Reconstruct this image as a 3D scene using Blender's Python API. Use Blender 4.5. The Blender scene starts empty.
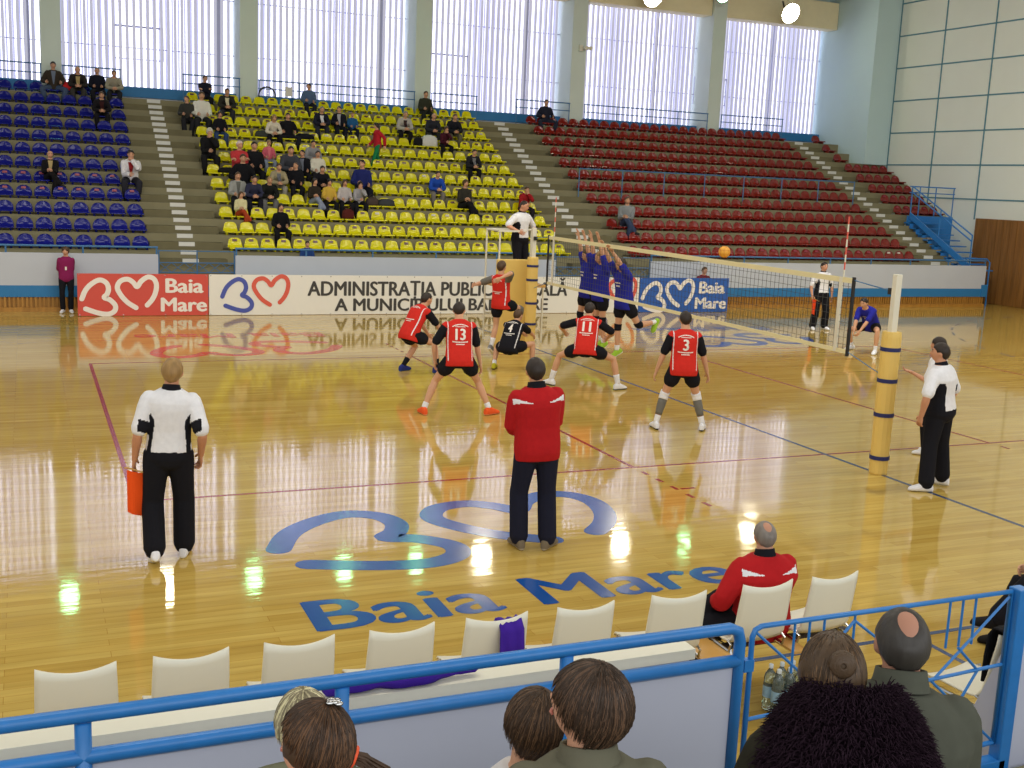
import bpy, math, random
import numpy as np
from mathutils import Vector, Matrix
from mathutils.bvhtree import BVHTree
random.seed(7)
SC = bpy.context.scene
COL = SC.collection
PI = math.pi

# ------------------------------------------------------------------ camera, world, light, exposure
CAM_LOC = Vector((-9.9671, -16.5247, 3.4703)); YAW, PITCH, ROLL, FPX = -0.4111, -0.1767, 0.0430, 1121.48
CAM_R = (Matrix.Rotation(YAW, 4, 'Z') @ Matrix.Rotation(PI/2 + PITCH, 4, 'X') @ Matrix.Rotation(ROLL, 4, 'Z'))
cd = bpy.data.cameras.new('camera'); cam = bpy.data.objects.new('camera', cd); COL.objects.link(cam)
cam.matrix_world = Matrix.Translation(CAM_LOC) @ CAM_R
cd.sensor_fit = 'HORIZONTAL'; cd.sensor_width = 36.0; cd.lens = FPX/1024*36; cd.clip_start = 0.05; cd.clip_end = 300
SC.camera = cam

world = bpy.data.worlds.new('world'); SC.world = world; world.use_nodes = True
bg = world.node_tree.nodes['Background']; bg.inputs[0].default_value = (0.95, 0.96, 0.93, 1); bg.inputs[1].default_value = 0.78

def area(name, loc, size, watts, color, rot=(0, 0, 0)):
    l = bpy.data.lights.new(name, 'AREA'); l.shape = 'RECTANGLE'; l.size, l.size_y = size; l.energy = watts; l.color = color
    o = bpy.data.objects.new(name, l); COL.objects.link(o); o.location = loc; o.rotation_euler = rot; return o
for i, x in enumerate((-16, -5.5, 5, 15.5)):
    for j, y in enumerate((-7, 4.5)):
        area('ceiling_light_bank', (x, y, 11.6), (6, 3), 410, (1.0, 0.96, 0.86))

for x in (-12, 2): area('ceiling_light_bank', (x, -3, 11.5), (6, 2), 330, (1.0, 0.97, 0.90), (math.radians(74), 0, 0))  # added fills tilted at the far wall to brighten pillars and ducts
area('ceiling_light_bank', (6, 3, 11.4), (2, 6), 620, (1.0, 0.98, 0.93), (0, -math.radians(72), 0))  # added fill aimed sideways to brighten the right end wall
area('window_daylight_behind', (-4, -20.5, 6.5), (34, 4), 1150, (0.96, 0.98, 1.0), (PI/2*0.98, 0, 0))  # unseen fill added behind the camera to brighten surfaces facing it

SC.view_settings.view_transform = 'Standard'; SC.view_settings.look = 'None'
SC.view_settings.gamma = 1; SC.view_settings.exposure = -0.15; SC.view_settings.use_curve_mapping = False
SC.cycles.use_denoising = True
SC.cycles.max_bounces = 6; SC.cycles.diffuse_bounces = 3; SC.cycles.glossy_bounces = 3
SC.cycles.transmission_bounces = 6; SC.cycles.transparent_max_bounces = 8
SC.cycles.sample_clamp_indirect = 6; SC.cycles.caustics_reflective = False; SC.cycles.caustics_refractive = False

# ------------------------------------------------------------------ colours and materials
def lin(c):
    return tuple(((v/255)/12.92 if v/255 <= 0.04045 else ((v/255+0.055)/1.055)**2.4) for v in c)
_M = {}
def mat(name, c=None, rough=0.6, metal=0.0, spec=0.5, noise=0.0, scale=6.0, emit=0.0, ecol=None, bump=0.0, stretch=None, sheen=0, alpha=None, trans=0.0):
    if name in _M: return _M[name]
    m = bpy.data.materials.new(name); m.use_nodes = True; nt = m.node_tree; b = nt.nodes['Principled BSDF']
    rgb = lin(c) if c else (0.5, 0.5, 0.5)
    b.inputs['Base Color'].default_value = (*rgb, 1); b.inputs['Roughness'].default_value = rough
    b.inputs['Metallic'].default_value = metal; b.inputs['Specular IOR Level'].default_value = spec
    if sheen: b.inputs['Sheen Weight'].default_value = sheen
    if trans: b.inputs['Transmission Weight'].default_value = trans
    if emit:
        b.inputs['Emission Color'].default_value = (*(lin(ecol) if ecol else rgb), 1); b.inputs['Emission Strength'].default_value = emit
    if noise or bump:
        tc = nt.nodes.new('ShaderNodeTexCoord'); mp = nt.nodes.new('ShaderNodeMapping'); nz = nt.nodes.new('ShaderNodeTexNoise')
        nz.inputs['Scale'].default_value = scale; nz.inputs['Detail'].default_value = 5
        if stretch: mp.inputs['Scale'].default_value = stretch
        nt.links.new(tc.outputs['Object'], mp.inputs[0]); nt.links.new(mp.outputs[0], nz.inputs['Vector'])
        if noise:
            mx = nt.nodes.new('ShaderNodeMix'); mx.data_type = 'RGBA'
            mx.inputs[6].default_value = (*[v*(1-noise) for v in rgb], 1); mx.inputs[7].default_value = (*[min(1, v*(1+noise)) for v in rgb], 1)
            nt.links.new(nz.outputs['Fac'], mx.inputs[0]); nt.links.new(mx.outputs[2], b.inputs['Base Color'])
        if bump:
            bp = nt.nodes.new('ShaderNodeBump'); bp.inputs['Strength'].default_value = bump; bp.inputs['Distance'].default_value = 0.01
            nt.links.new(nz.outputs['Fac'], bp.inputs['Height']); nt.links.new(bp.outputs[0], b.inputs['Normal'])
    _M[name] = m; return m
def cloth(c, key=None):
    return mat('cloth_%d_%d_%d' % tuple(c), c, rough=0.9, spec=0.15, noise=0.12, scale=22)
def skin(c=(208, 160, 128)): return mat('skin_%d_%d_%d' % tuple(c), c, rough=0.6, spec=0.3, noise=0.06, scale=9)
def hairm(c): return mat('hair_%d_%d_%d' % tuple(c), c, rough=0.5, spec=0.35, noise=0.45, scale=30, bump=0.5, stretch=(1, 1, 0.18))

def floor_material():
    m = bpy.data.materials.new('varnished_maple_floor'); m.use_nodes = True; nt = m.node_tree; b = nt.nodes['Principled BSDF']; L = nt.links.new
    tc = nt.nodes.new('ShaderNodeTexCoord')
    br = nt.nodes.new('ShaderNodeTexBrick'); br.offset = 0.37; br.inputs['Scale'].default_value = 1.0
    br.inputs['Brick Width'].default_value = 1.9; br.inputs['Row Height'].default_value = 0.11; br.inputs['Mortar Size'].default_value = 0.0022
    br.inputs['Mortar Smooth'].default_value = 0.3; br.inputs['Bias'].default_value = 0.0
    br.inputs['Color1'].default_value = (*lin((204, 176, 97)), 1); br.inputs['Color2'].default_value = (*lin((190, 158, 79)), 1); br.inputs['Mortar'].default_value = (*lin((168, 124, 56)), 1)
    L(tc.outputs['Object'], br.inputs['Vector'])
    mp = nt.nodes.new('ShaderNodeMapping'); mp.inputs['Scale'].default_value = (0.7, 9, 1); L(tc.outputs['Object'], mp.inputs[0])
    nz = nt.nodes.new('ShaderNodeTexNoise'); nz.inputs['Scale'].default_value = 1.6; nz.inputs['Detail'].default_value = 6; L(mp.outputs[0], nz.inputs['Vector'])
    mx = nt.nodes.new('ShaderNodeMix'); mx.data_type = 'RGBA'; mx.blend_type = 'MULTIPLY'; mx.inputs[0].default_value = 0.6
    rp = nt.nodes.new('ShaderNodeValToRGB'); rp.color_ramp.elements[0].color = (0.72, 0.66, 0.5, 1); rp.color_ramp.elements[0].position = 0.3; rp.color_ramp.elements[1].color = (1.1, 1.08, 1.0, 1); rp.color_ramp.elements[1].position = 0.7
    L(nz.outputs['Fac'], rp.inputs[0]); L(br.outputs['Color'], mx.inputs[6]); L(rp.outputs[0], mx.inputs[7]); L(mx.outputs[2], b.inputs['Base Color'])
    # slightly uneven varnish
    n2 = nt.nodes.new('ShaderNodeTexNoise'); n2.inputs['Scale'].default_value = 1.1; n2.inputs['Detail'].default_value = 3; L(tc.outputs['Object'], n2.inputs['Vector'])
    mr = nt.nodes.new('ShaderNodeMapRange'); mr.inputs[1].default_value = 0.3; mr.inputs[2].default_value = 0.7; mr.inputs[3].default_value = 0.035; mr.inputs[4].default_value = 0.085
    L(n2.outputs['Fac'], mr.inputs[0]); L(mr.outputs[0], b.inputs['Roughness'])
    mp3 = nt.nodes.new('ShaderNodeMapping'); mp3.inputs['Scale'].default_value = (1.2, 5, 1); L(tc.outputs['Object'], mp3.inputs[0])
    n3 = nt.nodes.new('ShaderNodeTexNoise'); n3.inputs['Scale'].default_value = 1.5; n3.inputs['Detail'].default_value = 3; L(mp3.outputs[0], n3.inputs['Vector'])
    bp = nt.nodes.new('ShaderNodeBump'); bp.inputs['Strength'].default_value = 0.10; bp.inputs['Distance'].default_value = 0.01
    L(n3.outputs['Fac'], bp.inputs['Height']); L(bp.outputs[0], b.inputs['Normal'])
    b.inputs['IOR'].default_value = 1.5; b.inputs['Specular IOR Level'].default_value = 0.55
    return m
def wood_material(name, c1, c2, board=0.09, axis='Y', rough=0.5):
    m = bpy.data.materials.new(name); m.use_nodes = True; nt = m.node_tree; b = nt.nodes['Principled BSDF']; L = nt.links.new
    tc = nt.nodes.new('ShaderNodeTexCoord'); mp = nt.nodes.new('ShaderNodeMapping'); L(tc.outputs['Object'], mp.inputs[0])
    mp.inputs['Scale'].default_value = (9, 9, 0.6)
    nz = nt.nodes.new('ShaderNodeTexNoise'); nz.inputs['Scale'].default_value = 1.3; nz.inputs['Detail'].default_value = 5; L(mp.outputs[0], nz.inputs['Vector'])
    rp = nt.nodes.new('ShaderNodeValToRGB'); rp.color_ramp.elements[0].color = (*lin(c1), 1); rp.color_ramp.elements[0].position = 0.3
    rp.color_ramp.elements[1].color = (*lin(c2), 1); rp.color_ramp.elements[1].position = 0.7
    L(nz.outputs['Fac'], rp.inputs[0]); L(rp.outputs[0], b.inputs['Base Color']); b.inputs['Roughness'].default_value = rough
    return m

M_FLOOR = floor_material()
M_CONC = mat('grandstand_concrete', (134, 128, 100), rough=0.9, spec=0.2, noise=0.16, scale=2.2, bump=0.15)
M_CONC2 = mat('worn_step_concrete', (112, 106, 80), rough=0.92, spec=0.15, noise=0.18, scale=3, bump=0.15)  # darker half steps: shade banding of the stairs put into the colour
M_STEPW = mat('white_step_paint', (214, 214, 208), rough=0.7, noise=0.06)
M_PARAPET = mat('grey_painted_parapet', (188, 194, 204), rough=0.75, noise=0.05, scale=1.5)
M_NEARPANEL = mat('pale_grey_barrier_paint', (186, 190, 208), rough=0.6, noise=0.04, scale=2)
M_BLUEB = mat('blue_skirting_paint', (38, 118, 176), rough=0.6, noise=0.08, scale=3)
M_RAIL = mat('glossy_blue_rail_paint', (40, 118, 190), rough=0.35, noise=0.14, scale=14)
M_RAILF = mat('dull_blue_rail_paint', (60, 112, 160), rough=0.5, noise=0.1, scale=6)
M_SLAT = wood_material('varnished_heater_slats', (152, 106, 40), (184, 134, 58))
M_WOODW = wood_material('dark_wood_panelling', (112, 74, 30), (146, 100, 46))
M_PILLAR = mat('pale_green_grey_plaster', (208, 220, 212), rough=0.85, noise=0.06, scale=1.2)
M_WALLP = mat('pale_acoustic_panel', (224, 229, 220), rough=0.85, noise=0.04, scale=1.0)
M_JOINT = mat('blue_green_joint', (84, 132, 148), rough=0.7, noise=0.05)
M_COLUMN = mat('pale_blue_plaster', (188, 212, 214), rough=0.85, noise=0.04, scale=1.0)
M_DUCT = mat('cream_duct_paint', (236, 224, 184), rough=0.6, noise=0.05)
M_DARKSTEEL = mat('dark_steel', (58, 48, 42), rough=0.6, metal=0.3, noise=0.1)
M_CEIL = mat('dark_ceiling', (120, 110, 96), rough=0.9, noise=0.1, scale=1)
M_PANE = mat('daylit_channel_glass', (245, 245, 255), rough=0.4, emit=2.0, ecol=(240, 241, 255), noise=0.0)
M_RIB = mat('frosted_glass_rib', (176, 178, 196), rough=0.5, emit=0.5, ecol=(212, 212, 236), noise=0.03)
M_RIB2 = mat('frosted_glass_rib_behind', (170, 172, 205), rough=0.5, emit=0.55, ecol=(212, 212, 240), noise=0.03)
M_FRAMESHADE = mat('window_frame_steel', (176, 180, 206), rough=0.5, noise=0.05)
M_WHITE = mat('white_vinyl', (232, 230, 222), rough=0.45, noise=0.02)
M_LETR = mat('white_print', (238, 232, 224), rough=0.45, noise=0.02)
M_REDV = mat('red_vinyl', (208, 78, 66), rough=0.45, noise=0.05, scale=2)
M_BLUEV = mat('blue_vinyl', (40, 92, 176), rough=0.45, noise=0.05, scale=2)
M_INK = mat('dark_print', (62, 60, 58), rough=0.5, noise=0.08)
M_LOGOB = mat('blue_logo_print', (72, 86, 170), rough=0.5, noise=0.06)
M_LOGOR = mat('red_logo_print', (218, 92, 74), rough=0.5, noise=0.06)
M_LINER = mat('red_court_paint', (146, 34, 26), rough=0.2, noise=0.1, scale=3)
M_LINEB = mat('dark_blue_court_paint', (52, 72, 110), rough=0.2, noise=0.1, scale=3)
M_FLB = mat('blue_floor_paint', (22, 76, 150), rough=0.16, noise=0.18, scale=2.5)
M_FLR = mat('red_floor_paint', (200, 70, 52), rough=0.16, noise=0.12, scale=2.5)
M_NETW = mat('cream_net_tape', (226, 216, 170), rough=0.7, noise=0.05)
M_NETK = mat('black_net_cord', (66, 68, 68), rough=0.8, noise=0.05)
M_POSTW = mat('white_post_paint', (222, 218, 200), rough=0.4, noise=0.05)
M_PAD = mat('yellow_foam_pad', (226, 192, 104), rough=0.55, noise=0.06, scale=5)
M_STRAP = mat('navy_strap', (34, 40, 96), rough=0.7, noise=0.05)
M_SEATB = mat('blue_seat_plastic', (20, 26, 122), rough=0.16, noise=0.06, spec=0.3)
M_SEATY = mat('yellow_seat_plastic', (214, 206, 18), rough=0.16, noise=0.05, spec=0.5)
M_SEATR = mat('dark_red_seat_plastic', (124, 26, 18), rough=0.16, noise=0.06, spec=0.5)
M_STICK = mat('dark_seat_sticker', (96, 60, 62), rough=0.3, noise=0.4, scale=60)
M_STICKR = mat('red_blue_seat_sticker', (150, 50, 70), rough=0.3, noise=0.4, scale=60)
M_STICKW = mat('pale_seat_sticker', (206, 200, 190), rough=0.3, noise=0.2, scale=60)
M_CHAIRW = mat('cream_white_chair_plastic', (232, 228, 208), rough=0.4, noise=0.02)
M_PLY = mat('varnished_plywood', (206, 158, 84), rough=0.35, noise=0.12, scale=8)
M_CHROME = mat('chrome', (190, 190, 190), rough=0.2, metal=1.0, noise=0.02)
M_BLACK = mat('black_fabric', (22, 22, 26), rough=0.85, spec=0.15, noise=0.15, scale=20)
M_BLACKR = mat('black_rubber', (26, 26, 28), rough=0.6, noise=0.1)
M_PURPLE = mat('purple_cloth', (66, 34, 150), rough=0.85, spec=0.2, noise=0.15, scale=14)
M_EYE = mat('eye_dark', (40, 28, 22), rough=0.3, noise=0.05)
M_LIP = mat('lip', (176, 106, 92), rough=0.5, noise=0.05)
M_ORANGE = mat('orange_flag_cloth', (236, 84, 24), rough=0.8, spec=0.2, noise=0.08)

# ------------------------------------------------------------------ mesh helpers
class MB:
    def __init__(s): s.v = []; s.f = []; s.m = []
    def add(s, vs, fs, m=0):
        n = len(s.v); s.v += [tuple(x) for x in vs]; s.f += [tuple(i+n for i in f) for f in fs]; s.m += [m]*len(fs); return s
    def box(s, x0, x1, y0, y1, z0, z1, m=0):
        return s.add([(x0,y0,z0),(x1,y0,z0),(x1,y1,z0),(x0,y1,z0),(x0,y0,z1),(x1,y0,z1),(x1,y1,z1),(x0,y1,z1)],
                     [(0,3,2,1),(4,5,6,7),(0,1,5,4),(1,2,6,5),(2,3,7,6),(3,0,4,7)], m)
    def hexa(s, p, m=0):
        return s.add(p, [(0,3,2,1),(4,5,6,7),(0,1,5,4),(1,2,6,5),(2,3,7,6),(3,0,4,7)], m)
    def loft(s, rings, m=0, cap=True):
        n = len(rings[0]); vs = [p for r in rings for p in r]; fs = []
        for i in range(len(rings)-1):
            for j in range(n):
                k = (j+1) % n; fs.append((i*n+j, i*n+k, (i+1)*n+k, (i+1)*n+j))
        if cap:
            fs.append(tuple(reversed(range(n)))); b = (len(rings)-1)*n; fs.append(tuple(b+j for j in range(n)))
        return s.add(vs, fs, m)
    def tube(s, pts, r, n=8, m=0, cap=True, closed=False, squash=1.0):
        P = [Vector(p) for p in pts]; R = r if isinstance(r, (list, tuple)) else [r]*len(P)
        rings = []; up = None
        for i, p in enumerate(P):
            if closed: d = P[(i+1) % len(P)] - P[i-1]
            else: d = P[min(i+1, len(P)-1)] - P[max(i-1, 0)]
            d = d.normalized() if d.length > 1e-9 else Vector((0, 0, 1))
            if up is None: up = Vector((0, 0, 1)) if abs(d.z) < 0.9 else Vector((0, 1, 0))
            a = d.cross(up).normalized(); b = a.cross(d).normalized(); up = b
            rings.append([p + a*math.cos(2*PI*j/n)*R[i] + b*math.sin(2*PI*j/n)*R[i]*squash for j in range(n)])
        if closed: rings.append(rings[0]); cap = False
        return s.loft(rings, m, cap)
    def limb(s, pts, rad, n=12, m=0):
        """tube with rounded ends, resampled smoothly"""
        P = [Vector(p) for p in pts]; R = list(rad)
        d0 = (P[0]-P[1]).normalized(); d1 = (P[-1]-P[-2]).normalized()
        A = [P[0]+d0*R[0]*0.98, P[0]+d0*R[0]*0.7]; RA = [R[0]*0.18, R[0]*0.71]
        B = [P[-1]+d1*R[-1]*0.7, P[-1]+d1*R[-1]*0.98]; RB = [R[-1]*0.71, R[-1]*0.18]
        return s.tube(A+P+B, RA+R+RB, n, m)
    def ell(s, c, r, n=12, k=8, m=0, axes=None):
        c = Vector(c); ax = axes or (Vector((1,0,0)), Vector((0,1,0)), Vector((0,0,1)))
        rings = []
        for i in range(k+1):
            t = -PI/2 + PI*(i+0.02)/(k+0.04)
            rings.append([c + ax[0]*r[0]*math.cos(t)*math.cos(2*PI*j/n) + ax[1]*r[1]*math.cos(t)*math.sin(2*PI*j/n) + ax[2]*r[2]*math.sin(t) for j in range(n)])
        return s.loft(rings, m)
    def build(s, name, mats, parent=None, smooth=False, bevel=0, loc=None):
        me = bpy.data.meshes.new(name); me.from_pydata([tuple(v) for v in s.v], [], s.f); me.update()
        mats = mats if isinstance(mats, (list, tuple)) else [mats]
        for q in mats: me.materials.append(q)
        if len(mats) > 1: me.polygons.foreach_set('material_index', s.m)
        if smooth: me.polygons.foreach_set('use_smooth', [True]*len(me.polygons))
        me.validate(); return link(name, me, parent, loc, bevel)
def link(name, me, parent=None, loc=None, bevel=0):
    o = bpy.data.objects.new(name, me); COL.objects.link(o)
    if parent: o.parent = parent
    if loc is not None: o.location = loc
    if bevel:
        b = o.modifiers.new('bevel', 'BEVEL'); b.width = bevel; b.segments = 2; b.limit_method = 'ANGLE'
    return o
def tag(o, label=None, cat=None, group=None, kind=None):
    if label: o['label'] = label
    if cat: o['category'] = cat
    if group: o['group'] = group
    if kind: o['kind'] = kind
    return o
def empty(name, loc=(0, 0, 0), rz=0, label=None, cat=None, group=None):
    o = bpy.data.objects.new(name, None); COL.objects.link(o); o.location = loc; o.rotation_euler = (0, 0, rz); o.empty_display_size = 0.1
    return tag(o, label, cat, group)
def structure(o, label, cat): return tag(o, label, cat, None, 'structure')

TMP = bpy.data.scenes.new('scratch')
def evaluated(ob):
    TMP.collection.objects.link(ob); vl = TMP.view_layers[0]; vl.update(); dg = vl.depsgraph
    me = bpy.data.meshes.new_from_object(ob.evaluated_get(dg), depsgraph=dg); d = ob.data
    bpy.data.objects.remove(ob); return me
def fuse(mb, voxel, it=3):
    me = bpy.data.meshes.new('fuse'); me.from_pydata([tuple(v) for v in mb.v], [], mb.f); me.update()
    ob = bpy.data.objects.new('fuse', me)
    r = ob.modifiers.new('r', 'REMESH'); r.mode = 'VOXEL'; r.voxel_size = voxel
    if it: q = ob.modifiers.new('s', 'SMOOTH'); q.iterations = it; q.factor = 0.5
    out = evaluated(ob); bpy.data.meshes.remove(me)
    out.materials.clear(); out.polygons.foreach_set('use_smooth', [True]*len(out.polygons)); return out
_TX = {}
def text_geo(s, extrude=0.02, bold=0.0, res=4):
    key = (s, extrude, bold)
    if key not in _TX:
        cu = bpy.data.curves.new('txt', 'FONT'); cu.body = s; cu.size = 1; cu.extrude = extrude; cu.offset = bold; cu.resolution_u = res
        cu.fill_mode = 'BOTH' if extrude else 'FRONT'
        ob = bpy.data.objects.new('txt', cu); me = evaluated(ob)
        v = np.array([tuple(x.co) for x in me.vertices]); f = [tuple(p.vertices) for p in me.polygons]; bpy.data.meshes.remove(me)
        _TX[key] = (v, f)
    v, f = _TX[key]; return v.copy(), f
def fit_text(s, x0, x1, y0, y1, bold=0.012, extrude=0.02):
    """text whose bounds fill the rectangle; returns verts in (x, y, z) with z centred"""
    v, f = text_geo(s, extrude, bold); a, b = v.min(0), v.max(0)
    v[:, 0] = x0 + (v[:, 0]-a[0])/(b[0]-a[0])*(x1-x0); v[:, 1] = y0 + (v[:, 1]-a[1])/(b[1]-a[1])*(y1-y0); return v, f
def bold_text(s, x0, x1, y0, y1, extrude=0.02, w=0.012):
    v, f = fit_text(s, x0+w, x1-w, y0+w*0.5, y1-w*0.5, 0.0, extrude); V = []; F = []
    for i, (dx, dy) in enumerate(((-w, 0), (w, 0), (0, w*0.5), (0, -w*0.5), (-w*0.5, 0), (w*0.5, 0))):
        n = len(V); V += [(a[0]+dx, a[1]+dy, a[2]+i*0.0003) for a in v]; F += [tuple(q+n for q in p) for p in f]
    return V, F
def smooth_path(pts, n=6):
    P = [Vector((p[0], p[1], 0)) for p in pts]; out = []
    for i in range(len(P)-1):
        a, b, c, d = P[max(i-1, 0)], P[i], P[i+1], P[min(i+2, len(P)-1)]
        for k in range(n):
            t = k/n; out.append(0.5*((2*b)+(c-a)*t+(2*a-5*b+4*c-d)*t*t+(3*b-a-3*c+d)*t**3))
    out.append(P[-1]); return out
def ribbon(pts, w, t):
    """flat brush stroke with rounded ends in the xy plane, thickness t"""
    P = smooth_path(pts); L, Rr = [], []
    for i, p in enumerate(P):
        d = (P[min(i+1, len(P)-1)] - P[max(i-1, 0)]).normalized(); nn = Vector((-d.y, d.x, 0)); L.append(p+nn*w/2); Rr.append(p-nn*w/2)
    for Q, sg in ((L, 1), (Rr, -1)):
        for i in range(1, len(P)):
            dd = (P[i]-P[i-1]); 
            if (Q[i]-Q[i-1]).dot(dd) <= 0: Q[i] = Q[i-1].copy()
    mb = MB(); rings = []
    def ring(l, r): return [l, r, r+Vector((0, 0, t)), l+Vector((0, 0, t))]
    d0 = (P[0]-P[1]).normalized(); d1 = (P[-1]-P[-2]).normalized(); R = []
    for q in (0.98, 0.85, 0.5):
        c = P[0]+d0*w/2*q; h = math.sqrt(1-q*q)*w/2; nn = (L[0]-Rr[0]).normalized(); R.append(ring(c+nn*h, c-nn*h))
    R += [ring(l, r) for l, r in zip(L, Rr)]
    for q in (0.5, 0.85, 0.98):
        c = P[-1]+d1*w/2*q; h = math.sqrt(1-q*q)*w/2; nn = (L[-1]-Rr[-1]).normalized(); R.append(ring(c+nn*h, c-nn*h))
    mb.loft(R); return mb
# the town emblem: a "3" made of half a heart and an open heart, in board units (3 m x 1 m board, origin lower left)
E3 = [(x/186.7-0.15, (220-y)/178) for x, y in ((45,146),(62,108),(90,80),(122,66),(148,78),(157,103),(150,126),(138,140),(162,150),(184,174),(180,198),(152,211),(110,205),(60,188))]
EH = [(x/186.7-0.15, (220-y)/178) for x, y in ((272,184),(235,160),(206,126),(194,96),(208,70),(238,62),(262,76),(278,94),(296,70),(325,52),(350,60),(361,86),(356,120),(341,150),(320,173))]

# ------------------------------------------------------------------ the setting
XW = 21.7; YB = 21.95
Yk = lambda k: 13.18 + 0.735*(k-1)
Zk = lambda k: 1.06 + 0.377*k
fl = MB().box(-24, 24, -12.6, 16.5, -0.25, 0.0).build('floor', M_FLOOR)
structure(fl, 'glossy pale maple sports hall floor with court lines', 'floor')
def strip(name, a, b, w, m, z=0.0012):
    a = Vector((*a, 0)); b = Vector((*b, 0)); d = (b-a).normalized(); n = Vector((-d.y, d.x, 0))*w/2
    mb = MB(); mb.hexa([a+n, a-n, b-n, b+n, a+n+Vector((0,0,z)), a-n+Vector((0,0,z)), b-n+Vector((0,0,z)), b+n+Vector((0,0,z))]); return mb.build(name, m, fl)
strip('side_line', (-9, -4.5), (9, -4.5), 0.05, M_LINER); strip('side_line', (-9, 4.5), (9, 4.5), 0.05, M_LINER)
strip('end_line', (-9, -4.5), (-9, 4.5), 0.055, M_LINER, 0.0016); strip('end_line', (9, -4.5), (9, 4.5), 0.055, M_LINER, 0.0016)
strip('attack_line', (-3, -4.5), (-3, 4.5), 0.05, M_LINER, 0.002); strip('attack_line', (3, -4.5), (3, 4.5), 0.05, M_LINER, 0.002)
strip('center_line', (0, -10), (0, 10), 0.055, M_LINEB, 0.0026)
strip('court_edge_line', (-5.4, -9.96), (20, -9.96), 0.05, M_LINEB, 0.003); strip('bench_zone_line', (-3.46, -11.9), (-3.46, -9.93), 0.05, M_LINEB)
for x in (-3, 3):
    for s in (-1, 1):
        for k in range(5 if x < 0 else 1):
            strip('attack_line_dash', (x, s*(4.72+k*0.35)), (x, s*(4.87+k*0.35)), 0.05, M_LINER, 0.002)
for x in (-3.7,): strip('service_mark', (-2.95, -5.55), (-2.75, -5.55), 0.05, M_LINER)
def arc(name, cx, cy, r, a0, a1, w, m, dash=0):
    n = 40
    mb = MB()
    for i in range(n):
        if dash and i % 2: continue
        t0, t1 = a0+(a1-a0)*i/n, a0+(a1-a0)*(i+(1.0 if not dash else 0.85))/n; q = []
        for z in (0, 0.003):
            for t, rr in ((t0, r-w/2), (t0, r+w/2), (t1, r+w/2), (t1, r-w/2)): q.append((cx+rr*math.cos(t), cy+rr*math.sin(t), z))
        mb.hexa(q)
    return mb.build(name, m, fl)
arc('goal_area_arc', 20, 1.5, 6.2, PI*0.5, PI*1.5, 0.05, M_LINEB); arc('free_throw_arc', 20, 0.5, 9.2, PI*0.55, PI*1.45, 0.05, M_LINEB, 1)
def floor_logo(cx, cy, flip, m):
    """emblem plus wording lying on the floor; flip turns it towards the far stand"""
    s = -1 if flip else 1
    for nm, path in (('emblem_three', E3), ('emblem_heart', EH)):
        pts = [(cx+s*((p[0]-0.9)*2.16-0.14), cy+s*(0.29+(p[1]-0.02)*2.06)) for p in path]
        rb = ribbon(pts, 0.245, 0.0018); o = rb.build(nm, m, fl)
    v, f = bold_text('Baia Mare', -2.0, 1.98, -0.92, -0.27, 0.0006, 0.022)
    mb = MB(); mb.add([(cx+s*a[0], cy+s*a[1], 0.0012+a[2]) for a in v], f); mb.build('floor_wording', m, fl)
floor_logo(-6.0, -7.55, False, M_FLB)
floor_logo(-6.0, 7.2, True, M_FLR); floor_logo(5.9, 7.2, True, M_FLB)

# concrete grandstand: tiers, aisles with half steps and white step marks
AISLES = [(-7.1, -5.26), (4.58, 6.6), (17.78, 19.4)]
VOM = (19.5, 21.62)
gs = MB()
for k in range(0, 13):
    y0 = Yk(k); y1 = Yk(k+1) if k < 12 else 22.9; x1 = XW
    if k < 5: x1 = VOM[0]
    gs.box(-24, x1, y0, y1 + (0.35 if k < 12 else 0), Zk(k)-0.36 if k > 0 else 0.0, Zk(k))
    for (a, b) in AISLES:
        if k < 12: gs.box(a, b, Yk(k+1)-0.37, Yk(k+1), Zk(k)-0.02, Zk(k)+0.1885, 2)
        c = (a+b)/2
        if k > 0:
            gs.box(c-0.2, c+0.2, y0-0.006, y0+0.05, Zk(k)-0.10, Zk(k)+0.004, 1)
        if k < 12: gs.box(c-0.2, c+0.2, Yk(k+1)-0.376, Yk(k+1)-0.3, Zk(k)+0.0885, Zk(k)+0.1925, 1)
gs.box(-24, XW, 22.6, 23.0, 0, 5.0); 
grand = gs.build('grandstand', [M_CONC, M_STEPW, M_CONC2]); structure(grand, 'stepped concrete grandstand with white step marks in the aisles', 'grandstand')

# parapet wall in front of the stand
pw = MB(); GAPS = [(-24, -7.02), (-5.15, 3.8), (6.9, 20.02)]
for a, b in GAPS: pw.box(a, b, 12.3, 12.4, 0.62, 1.39, 0)
pw.box(-24, 20.05, 12.3, 12.4, 0.345, 0.62, 1); pw.box(-24, 20.05, 12.36, 12.4, 0.0, 0.345, 2)
pw.box(-24, 20.05, 12.26, 12.36, 0.0, 0.10, 2)
x = -24
while x < 20.0:
    pw.box(x, x+0.045, 12.315, 12.36, 0.1, 0.345, 2); x += 0.095
pw.box(19.88, 20.12, 12.27, 12.42, 0.345, 0.75, 1)
parapet = pw.build('wall_parapet', [M_PARAPET, M_BLUEB, M_SLAT]); structure(parapet, 'pale grey front wall of the stand with blue band and wooden heater slats', 'wall')
wd = MB(); wd.box(21.32, 21.7, -14, 14.3, 0, 2.95, 0)
y = -14
while y < 14.2:
    wd.box(21.30, 21.32, y, y+0.28, 0.02, 2.93, 0); y += 0.3
woodw = wd.build('wall_wood', M_WOODW); structure(woodw, 'dark wood panelling along the lower right end wall', 'wall')
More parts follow.
